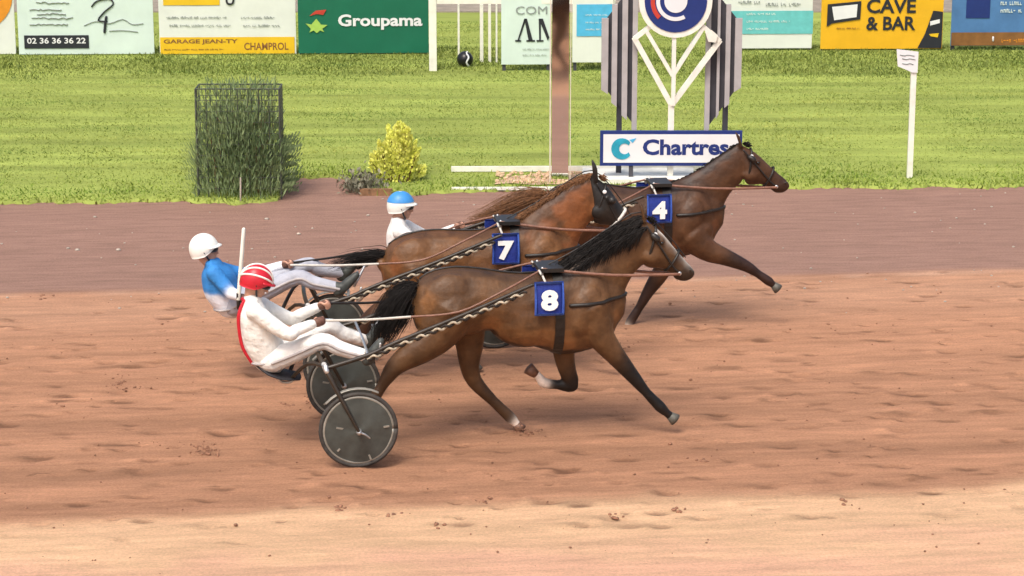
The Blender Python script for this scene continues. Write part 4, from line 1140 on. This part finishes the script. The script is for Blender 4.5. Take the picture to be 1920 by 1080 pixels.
M['gravel'] = pmat('sandy pebbles', (.60,.42,.27), .9, noise_amt=.35, noise_scale=20)
tag(mb.build('gravel', M['gravel']), 'loose pale gravel at the foot of the mirror', 'gravel', kind='stuff')

# sign on a thin post at the right
g0 = gp(1705, 338); FP = Frame(g0.x, g0.y, 0)
sp = empty('post_sign', FP, 'small white sign on a thin white post standing at the right edge of the lawn', 'sign')
a = FP.loc(1700, 336); b = FP.loc(1710, 130)
mb = MB(); mb.box(a.x, a.x+.075, -.03, .03, -.02, b.z); mb.build('post', M['white_paint'], sp)
put_poly(FP, sp, [(1681,92),(1722,97),(1720,136),(1710,136),(1700,131),(1683,124)], -.034, M['panel_white'], 'plate', th=.015)
for yy, x0, x1 in ((103,1688,1714),(110,1692,1716),(119,1692,1712)):
    put_stroke(FP, sp, [(x0,yy),(x0+8,yy+1.5),(x0+14,yy),(x1,yy+2)], -.052, .006, M['grey_ink'], 'print_line')

# ------------------------------------------------------------------ banners
def banner(px0, px1, pyb, Y, label, mat, top=-28, hd=2.0):
    g = gp((px0+px1)/2, 110); fr = Frame(g.x*Y/g.y, Y, hd)
    o = empty('banner', fr, label, 'banner', 'advertising banners along the lawn')
    a = fr.loc(px0, pyb); b = fr.loc(px1, top)
    mb = MB(); n = 14; x0, x1, z0, z1 = a.x, b.x, a.z, b.z
    # slightly billowing sheet
    vs = []; fs = []
    for i in range(n+1):
        for j in range(5):
            x = x0+(x1-x0)*i/n; z = z0+(z1-z0)*j/4
            w_ = .003*math.sin(i*1.3+j)*math.sin(math.pi*j/4)
            vs.append((x, w_, z)); vs.append((x, w_+.02, z))
    for i in range(n):
        for j in range(4):
            p = (i*5+j)*2; r2 = ((i+1)*5+j)*2
            fs += [(p, r2, r2+2, p+2), (p+1, p+3, r2+3, r2+1)]
    for i in range(n):
        for j in (0, 4):
            p = (i*5+j)*2; r2 = ((i+1)*5+j)*2; fs.append((p, p+1, r2+1, r2))
    for j in range(4):
        for i in (0, n):
            p = (i*5+j)*2; fs.append((p, p+2, p+3, p+1))
    mb.add(vs, fs); mb.build('sheet', mat, o, False)
    for x in (x0+.05, x1-.05):
        mb = MB(); mb.box(x-.03, x+.03, .03, .09, -.05, z1); mb.build('support_post', M['slat_dark'], o)
    return o, fr
V = -.0075
def squiggles(fr, o, rows, mat, w=.007, seedv=0, hand=False):
    """rows of illegibly small print: one raised mesh of letter sized marks per row"""
    q = random.Random(seedv)
    for x0, x1, y in rows:
        if hand:
            pts = []; x = x0
            while x < x1: pts.append((x, y+q.uniform(-1.6, 1.6))); x += q.uniform(3, 6)
            put_stroke(fr, o, pts, V-.004, w, mat, 'print_line'); continue
        a = fr.loc(x0, y, V); b = fr.loc(x1, y, V); h = max(.02, w*3.6); mb = MB(); x = a.x
        while x < b.x:
            nl = q.randint(3, 9)
            for k in range(nl):
                lw = h*q.uniform(.35, .6); hh = h*q.uniform(.75, 1.0)
                if x+lw > b.x: break
                kind = q.random()
                if kind < .4: mb.box(x, x+lw*.3, V-.009, V-.0045, a.z-h/2, a.z-h/2+hh); mb.box(x+lw*.3, x+lw, V-.009, V-.0045, a.z-h/2, a.z-h/2+hh*.25)
                elif kind < .75: mb.box(x, x+lw*.28, V-.009, V-.0045, a.z-h/2, a.z-h/2+hh); mb.box(x+lw*.72, x+lw, V-.009, V-.0045, a.z-h/2, a.z-h/2+hh); mb.box(x+lw*.28, x+lw*.72, V-.009, V-.0045, a.z-h/2+hh*.7, a.z-h/2+hh)
                else: mb.box(x, x+lw, V-.009, V-.0045, a.z-h*.1, a.z+h*.15)
                x += lw*1.35
            x += h*.7
        if mb.v: tag(mb.build('print_line', mat, o), kind='stuff')
o, fr = banner(-160, 24, 102, 45, 'white banner with an orange disc cut by the left edge of the picture', M['panel_cream'])
put_poly(fr, o, [(-45+68*math.cos(a), -5+64*math.sin(a)) for a in [2*math.pi*k/30 for k in range(30)] if True], V, M['orange'], 'disc')
o, fr = banner(36, 285, 102, 45, 'pale mint banner with handwriting and a dark number box', M['panel_mint'])
pbox(fr, o, 46, 66, 166, 91, V-.006, V, M['ink'], 'number_box')
put_text(fr, o, '02 36 36 36 22', 51, 71, 161, 82, V-.007, M['panel_white'], bold=.02)
squiggles(fr, o, [(68,130,5),(56,118,18),(70,126,26),(60,138,34),(56,128,46)], M['grey_ink'], .010, 3, hand=True)
put_stroke(fr, o, [(172,12),(182,2),(205,-2),(212,8),(196,22),(184,38),(200,40)], V-.004, .016, M['ink'], 'signature')
put_stroke(fr, o, [(199,32),(197,48),(196,60)], V-.004, .026, M['ink'], 'signature')
put_stroke(fr, o, [(158,48),(180,40),(205,44),(230,36),(248,46),(268,44)], V-.004, .008, M['grey_ink'], 'signature')
put_stroke(fr, o, [(205,58),(230,57),(258,60)], V-.004, .008, M['grey_ink'], 'signature')
o, fr = banner(300, 553, 102, 45.02, 'white and yellow banner of a garage', M['panel_cream'])
pbox(fr, o, 301, 69, 552, 101.5, V-.004, V, M['yellow'], 'yellow_band'); pbox(fr, o, 306, -20, 411, 10, V-.004, V, M['yellow'], 'yellow_band')
put_text(fr, o, 'GARAGE JEAN-TY', 307, 74, 446, 84, V-.005, M['brown_print'], bold=.03)
put_text(fr, o, 'CHAMPROL', 458, 80, 541, 94, V-.005, M['brown_print'], bold=.02)
squiggles(fr, o, [(308,420,93)], M['brown_print'], .008, 5)
squiggles(fr, o, [(312,426,33),(318,434,48),(452,516,33),(456,530,48)], M['grey_ink'], .012, 6)
put_stroke(fr, o, [(424,-8),(426,6),(436,6),(438,-8)], V-.004, .02, M['ink'], 'print_line')
o, fr = banner(560, 803, 100, 45.04, 'dark green banner reading Groupama', M['green'])
put_text(fr, o, 'Groupama', 634, 27, 792, 56, V-.005, M['panel_white'], bold=.03)
put_poly(fr, o, [(573,44),(584,46),(593,35),(602,46),(614,47),(604,54),(608,60),(600,57),(594,62),(588,57),(580,61),(583,54)], V-.004, M['lime'], 'emblem')
put_poly(fr, o, [(580,30),(592,20),(612,18),(606,28),(594,26)], V-.004, M['red'], 'emblem')
o, fr = banner(940, 1034, 121, 42.9, 'pale banner with large serif letters A and M beside the mirror', M['panel_mint'])
def glyph(pts, w, nm='lettering'): put_stroke(fr, o, pts, V-.004, w, M['ink'], nm)
def quad(pts): put_poly(fr, o, pts, V, M['ink'], 'lettering')
quad([(983,35),(987,35),(973,76),(970,76)]); quad([(983,35),(988,35),(999,76),(991,76)]); quad([(966,75),(977,75),(977,78),(966,78)]); quad([(987,75),(1003,75),(1003,78),(987,78)])
quad([(1010,35),(1014,35),(1014,76),(1011,76)]); quad([(1010,35),(1018,35),(1030,70),(1027,76)]); quad([(1006,75),(1019,75),(1019,78),(1006,78)])
put_text(fr, o, 'COM', 967, 12, 1026, 27, V-.005, M['grey_ink'], bold=.0)
squiggles(fr, o, [(980,1030,92),(980,1028,103)], M['grey_ink'], .007, 8)
o, fr = banner(1073, 1150, 117, 42.9, 'pale banner with a sky blue block just right of the mirror', M['panel_cream'])
pbox(fr, o, 1081, 8, 1149, 68, V-.004, V, M['sky_blue'], 'blue_block')
squiggles(fr, o, [(1098,1140,28),(1098,1144,42),(1098,1138,55)], M['pale_ink'], .008, 9)
o, fr = banner(1340, 1525, 91, 45.6, 'white banner with an aqua block right of the slatted stand', M['panel_cream'])
pbox(fr, o, 1341, 20, 1525, 64, V-.004, V, M['aqua'], 'aqua_block')
squiggles(fr, o, [(1400,1456,26),(1400,1482,40),(1400,1444,54)], M['pale_ink'], .012, 10)
squiggles(fr, o, [(1384,1428,4),(1436,1506,8)], M['grey_ink'], .018, 11)
o, fr = banner(1538, 1771, 92, 45.6, 'golden yellow banner reading CAVE & BAR', M['yellow2'])
put_text(fr, o, 'CAVE', 1625, -2, 1717, 25, V-.005, M['ink'], bold=.025)
put_text(fr, o, '& BAR', 1624, 31, 1716, 57, V-.005, M['ink'], bold=.025)
put_poly(fr, o, [(1552,8),(1615,2),(1613,36),(1560,44),(1550,50)], V-.004, M['ink'], 'speech_box')
put_poly(fr, o, [(1560,13),(1608,8),(1606,32),(1564,38)], V-.011, M['panel_white'], 'speech_box_panel')
squiggles(fr, o, [(1566,1602,20),(1568,1602,29)], M['ink'], .010, 12); squiggles(fr, o, [(1568,1612,53)], M['brown_print'], .008, 13)
put_poly(fr, o, [(1750,20),(1768,22),(1765,90),(1720,90),(1734,64)], V-.004, M['ink'], 'dark_shape')
put_poly(fr, o, [(1744,40),(1762,36),(1762,43),(1744,48)], V-.011, M['panel_white'], 'pale_mark'); put_poly(fr, o, [(1742,64),(1760,62),(1758,70),(1745,68)], V-.011, M['yellow'], 'pale_mark')
o, fr = banner(1782, 2010, 86, 45.6, 'blue banner with a brown lower strip at the right edge of the picture', M['blue2'])
pbox(fr, o, 1783, 60, 2009, 85.5, V-.004, V, M['brown_print'], 'brown_strip')
pbox(fr, o, 1811, -15, 1858, 34, V-.004, V, M['navy'], 'navy_square')
squiggles(fr, o, [(1876,1916,6),(1876,1918,20)], M['pale_ink'], .02, 14)
squiggles(fr, o, [(1878,1925,76)], M['orange'], .02, 15)
put_stroke(fr, o, [(1862,70),(1862,76)], V-.004, .02, M['panel_white'], 'pale_mark')

# white rail frame and thin posts in the gap
g0 = gp(811, 136); FG = Frame(g0.x, g0.y, 0)
rf = empty('white_rail_frame', FG, 'white post and top rail closing the gap right of the green banner', 'rail')
a = FG.loc(805, 136); b = FG.loc(818, -4); mb = MB(); mb.box(a.x, b.x, -.05, .05, -.02, b.z+.1); mb.build('post', M['white_paint'], rf)
a2 = FG.loc(819, 7); b2 = FG.loc(1150, -5); mb = MB(); mb.box(a2.x, b2.x, -.03, .03, a2.z, b2.z); mb.build('rail', M['white_paint'], rf)
a = FG.loc(1146, 100); b = FG.loc(1153, 100); mb = MB(); mb.box(a.x, b.x, .035, .09, 0, b2.z); mb.build('post', M['white_paint'], rf)
names = ['thin cream post right beside the green banner gap, leftmost of four', 'thicker cream post, second from the left in the gap', 'cream post, third from the left in the gap', 'thin cream post closest to the banner with letters A and M']
for (x, w_), lb in zip(((860,3),(903,6),(918,5),(931,3)), names):
    g1 = gp(x, 120); f1 = Frame(g1.x, g1.y, 0); o = empty('thin_post', f1, lb, 'post', 'thin posts in the banner gap')
    a = f1.loc(x-w_/2, 120); b = f1.loc(x+w_/2, 8); mb = MB(); mb.box(a.x, b.x, -.025, .025, 0, b.z); mb.build('upright', M['white_paint'], o)
g1 = gp(872, 128); f1 = Frame(g1.x, g1.y, 0); o = empty('ball', f1, 'black and white ball lying on the grass in the banner gap', 'ball')
cc_ = Vector((0, 0, .165)); mb = MB(); mb.ball(cc_, .15, .15, .15, n=20, m=12); mb.build('bladder', M['black_plastic'], o, True)
mb = MB(); vs = []
for k in range(13): vs.append(cc_+Vector((.05+.02*math.sin(k), -.148*math.cos(math.radians(-70+k*11.6)), .148*math.sin(math.radians(-70+k*11.6)))))
mb.tube(vs, .03, n=6, sub=1, flat=.6); mb.build('stripe', M['panel_white'], o, True)

# ------------------------------------------------------------------ shrubs
def leaf_cloud(mb, centre_fn, n, size, q, up=.5, slim=.35):
    for i in range(n):
        p, d = centre_fn(q)
        d = (d+Vector((q.gauss(0,.4), q.gauss(0,.4), q.gauss(up,.35)))).normalized()
        s = size*q.uniform(.5, 1.4); side = d.cross(Vector((q.gauss(0,1), q.gauss(0,1), q.gauss(0,1)))).normalized()*s*slim
        mb.add([p-side*.4, p+d*s*.5+side, p+d*s, p+d*s*.5-side], [(0,1,2,3)])
# bush in the wire cage
gc = gp(447, 374); FC = Frame(gc.x, gc.y, 0)
cage = empty('wire_cage', FC, 'tall square wire cage on the lawn edge around the dark bush', 'cage')
a = FC.loc(370, 300); b = FC.loc(526, 300); x0, x1, zt = a.x, b.x, FC.loc(450, 167).z; dep = .42
def wire(p, q_, r_=.007):
    m = MB(); m.tube([Vector(p), Vector(q_)], r_, n=5, sub=1, cap=False, lateral=Vector((.3,1,.2)).normalized()); m.build('wire', M['wire'], cage)
nv = 9
for k in range(nv):
    x = x0+(x1-x0)*k/(nv-1); wire((x, 0, -.02), (x, 0, zt), .014 if k in (0, nv-1) else .008); wire((x, dep, -.02), (x, dep, zt))
for k in range(1, 3):
    y = dep*k/3
    for x in (x0, x1): wire((x, y, -.02), (x, y, zt))
nh = 10
for k in range(nh):
    z = zt*(k+1)/nh; r_ = .011 if k == nh-1 else .006
    wire((x0, 0, z), (x1, 0, z), r_); wire((x0, dep, z), (x1, dep, z), r_); wire((x0, 0, z), (x0, dep, z), r_); wire((x1, 0, z), (x1, dep, z), r_)
bush = empty('caged_bush', FC, 'dark green feathery bush growing inside the wire cage', 'bush')
q = random.Random(21); mb = MB(); xm = (x0+x1)/2
def bush_fn(q):
    while True:
        x = q.gauss(0, .40); y = q.uniform(-.25, .85); z = q.random()**.85*zt
        lim = .60 if z < zt*.5 else .54-.10*(z/zt-.5)
        dens = 1 if z < zt*.62 else max(.30, 1-(z/zt-.60)*3)
        if abs(x) < lim and q.random() < dens: return Vector((xm+x, y, z)), Vector((x*.8, (y-.3)*.5, .8))
leaf_cloud(mb, bush_fn, 10500, .095, q, .8, .085)
for i in range(260):
    z = q.random()*zt*.5
    sgn2 = -1 if q.random() < .62 else 1
    p = Vector((xm+sgn2*q.uniform(.45, .62), q.uniform(0, .8), z)); L_ = q.uniform(.1, .26)
    for k in range(5):
        pp = p+Vector((sgn2*L_*k/5, 0, L_*.7*k/5-.1*(k/5)**2)); 
        d = Vector((sgn2*.5, 0, .8)); s = .07
        mb.add([pp, pp+d*s*.5+Vector((.008,0,-.008)), pp+d*s, pp+d*s*.5-Vector((.008,0,-.008))], [(0,1,2,3)])
mb.build('foliage', M['bush'], bush)
mb = MB()
for i in range(14):
    x = xm+q.uniform(-.35, .35); y = q.uniform(.2, .8); mb.tube([(x, y, 0), (x+q.uniform(-.1,.1), y, .6), (x+q.uniform(-.2,.2), y, q.uniform(.9, 1.4))], [.018,.012,.005], n=5)
mb.build('stems', M['wood'], bush, True)
for (px, pyt, pyb, lb) in ((451,262,382,'thin pale stake standing in front of the caged bush'),):
    g1 = gp(px, pyb); f1 = Frame(g1.x, g1.y, 0); o = f1.loc(px, pyt); mb = MB(); mb.tube([(0,0,-.02), (.01,0,o.z*.4)], .012, n=6, sub=1); ob_ = mb.build('stake', M['stone'], None, True); ob_.location = f1.P0; tag(ob_, lb, 'stake')

# yellow green shrub
gs = gp(748, 352); FQ = Frame(gs.x, gs.y+.35, 0)
sh = empty('golden_shrub', FQ, 'bright yellow green upright shrub behind the driver with the blue helmet', 'shrub')
q = random.Random(33); mb = MB(); core = MB()
tips = []
for i in range(64):
    px = 746+q.gauss(0, 30); px = min(max(px, 696), 794); hmax = 352-(352-230)*max(.42, (1-(abs(px-744)/66)**2.2))
    py = hmax+q.uniform(0, 38); v = q.uniform(-.30, .30)
    tip = FQ.loc(px, py, v); base = Vector((FQ.loc(748+(px-748)*.45, 350, v).x, v*.4, .02)); tips.append((base, tip))
for base, tip in tips:
    L_ = (tip-base).length; ax = (tip-base).normalized()
    for k in range(int(420*L_)):
        f = q.random()**.7; r_ = .075*(1-f)**.5*(1 if f > .3 else .7)+.008
        p = base.lerp(tip, f)+Vector((q.gauss(0,1), q.gauss(0,1), q.gauss(0,.5))).normalized()*r_*q.uniform(.6,1)
        d = (ax+Vector((q.gauss(0,.35), q.gauss(0,.35), q.gauss(.2,.2)))).normalized(); s = q.uniform(.03, .065)
        side = d.cross(Vector((q.gauss(0,1), q.gauss(0,1), q.gauss(0,1)))).normalized()*s*.38
        mb.add([p-side*.3, p+d*s*.5+side, p+d*s, p+d*s*.5-side], [(0,1,2,3)])
    core.tube([base, base.lerp(tip, .5), tip], [.014, .009, .004], n=5)
mb.build('foliage', M['gold_bush'], sh); core.build('stems', M['wood'], sh, True)
# small grey plant and edging stones beside it
g1 = gp(678, 362); f1 = Frame(g1.x, g1.y+.1, 0); gp_ = empty('grey_plant', f1, 'small grey leaved plant at the foot of the yellow green shrub', 'plant')
mb = MB(); leaf_cloud(mb, lambda q: (Vector((q.gauss(0,.14), q.gauss(0,.14), abs(q.gauss(.08,.08)))), Vector((q.gauss(0,.6), q.gauss(0,.6), .6))), 700, .07, q, .4, .22); mb.build('foliage', M['grey_bush'], gp_)
g1 = gp(697, 366); mb = MB(); mb.box(-.16, .28, -.05, .03, -.03, .09); ob_ = mb.build('timber_edging', M['wood']); ob_.location = g1; tag(ob_, 'short dark timber edging below the grey plant', 'edging')
g1 = gp(676, 362); mb = MB(); mb.ball((0,0,.06), .04, .05, .08, n=8, m=6); ob_ = mb.build('stone', M['stone'], None, True); ob_.location = g1; tag(ob_, 'small pale upright stone at the end of the timber edging', 'stone')

# ------------------------------------------------------------------ loose clods on the sand
q = random.Random(8)
M['clod'] = pmat('damp sand clod', (.28,.14,.085), .95, noise_amt=.35, noise_scale=30, bump=.01, bump_scale=60)
mb = MB()
def clod(x, y, z, s):
    Rm = Matrix.Rotation(q.uniform(0, 6.28), 3, 'Z'); b0 = len(mb.v)
    mb.ball((x, y, z), s*q.uniform(.9,1.6), s*q.uniform(.7,1.1), s*q.uniform(.45,.75), Rm, n=7, m=4)
    for i in range(b0, len(mb.v)):
        v = mb.v[i]; mb.v[i] = (v[0]+q.uniform(-.2,.2)*s, v[1]+q.uniform(-.2,.2)*s, v[2]+q.uniform(-.15,.15)*s)
for i in range(700):
    s_ = q.uniform(-9, 9); t_ = q.uniform(LN_NEAR(s_)-1.5, LN_FAR(s_)); x, y = to_world(s_, t_)
    clod(x, y, .006, q.uniform(.004, .012) if q.random() < .95 else q.uniform(.012, .022))
for px, py in ((905,941),(740,965),(640,955),(385,845),(400,850),(230,720),(240,730),(1265,955),(1160,968),(1580,942),(820,985),(1320,862),(545,760),(80,560)):
    for j in range(6):
        g1 = gp(px+q.gauss(0, 9), py+q.gauss(0, 3)); clod(g1.x, g1.y, .004, q.uniform(.008, .022))
for px, py, hz in ((225,735,.30),(385,852,.16),(660,800,.2),(590,760,.25),(985,815,.10),(1160,655,.12)):
    for j in range(26):
        g1 = gp(px+q.gauss(0, 14), py+q.gauss(0, 3)); clod(g1.x, g1.y, .004+abs(q.gauss(0, hz*.4)), q.uniform(.004, .013))
tag(mb.build('sand_clods', M['clod'], None, True), 'damp clods of sand scattered over the track', 'sand clods', kind='stuff')
mb = MB()
for i in range(150):
    x = q.uniform(-7, 8); y = q.uniform(25, 32); 
    if y > edge_y(x)-.1: continue
    s = q.uniform(.006, .016); mb.ball((x, y, .006), s*1.3, s, s*.7, n=6, m=4)
for px, py in ((128,467),(145,470),(222,470),(690,405),(500,412),(560,440),(178,408),(208,366)):
    g1 = gp(px, py); s = q.uniform(.018, .028); mb.ball((g1.x, g1.y, .01), s*1.3, s, s*.7, n=6, m=4)
tag(mb.build('pebbles', M['stone'], None, True), 'small pale pebbles on the purple brown outer strip', 'pebbles', kind='stuff')
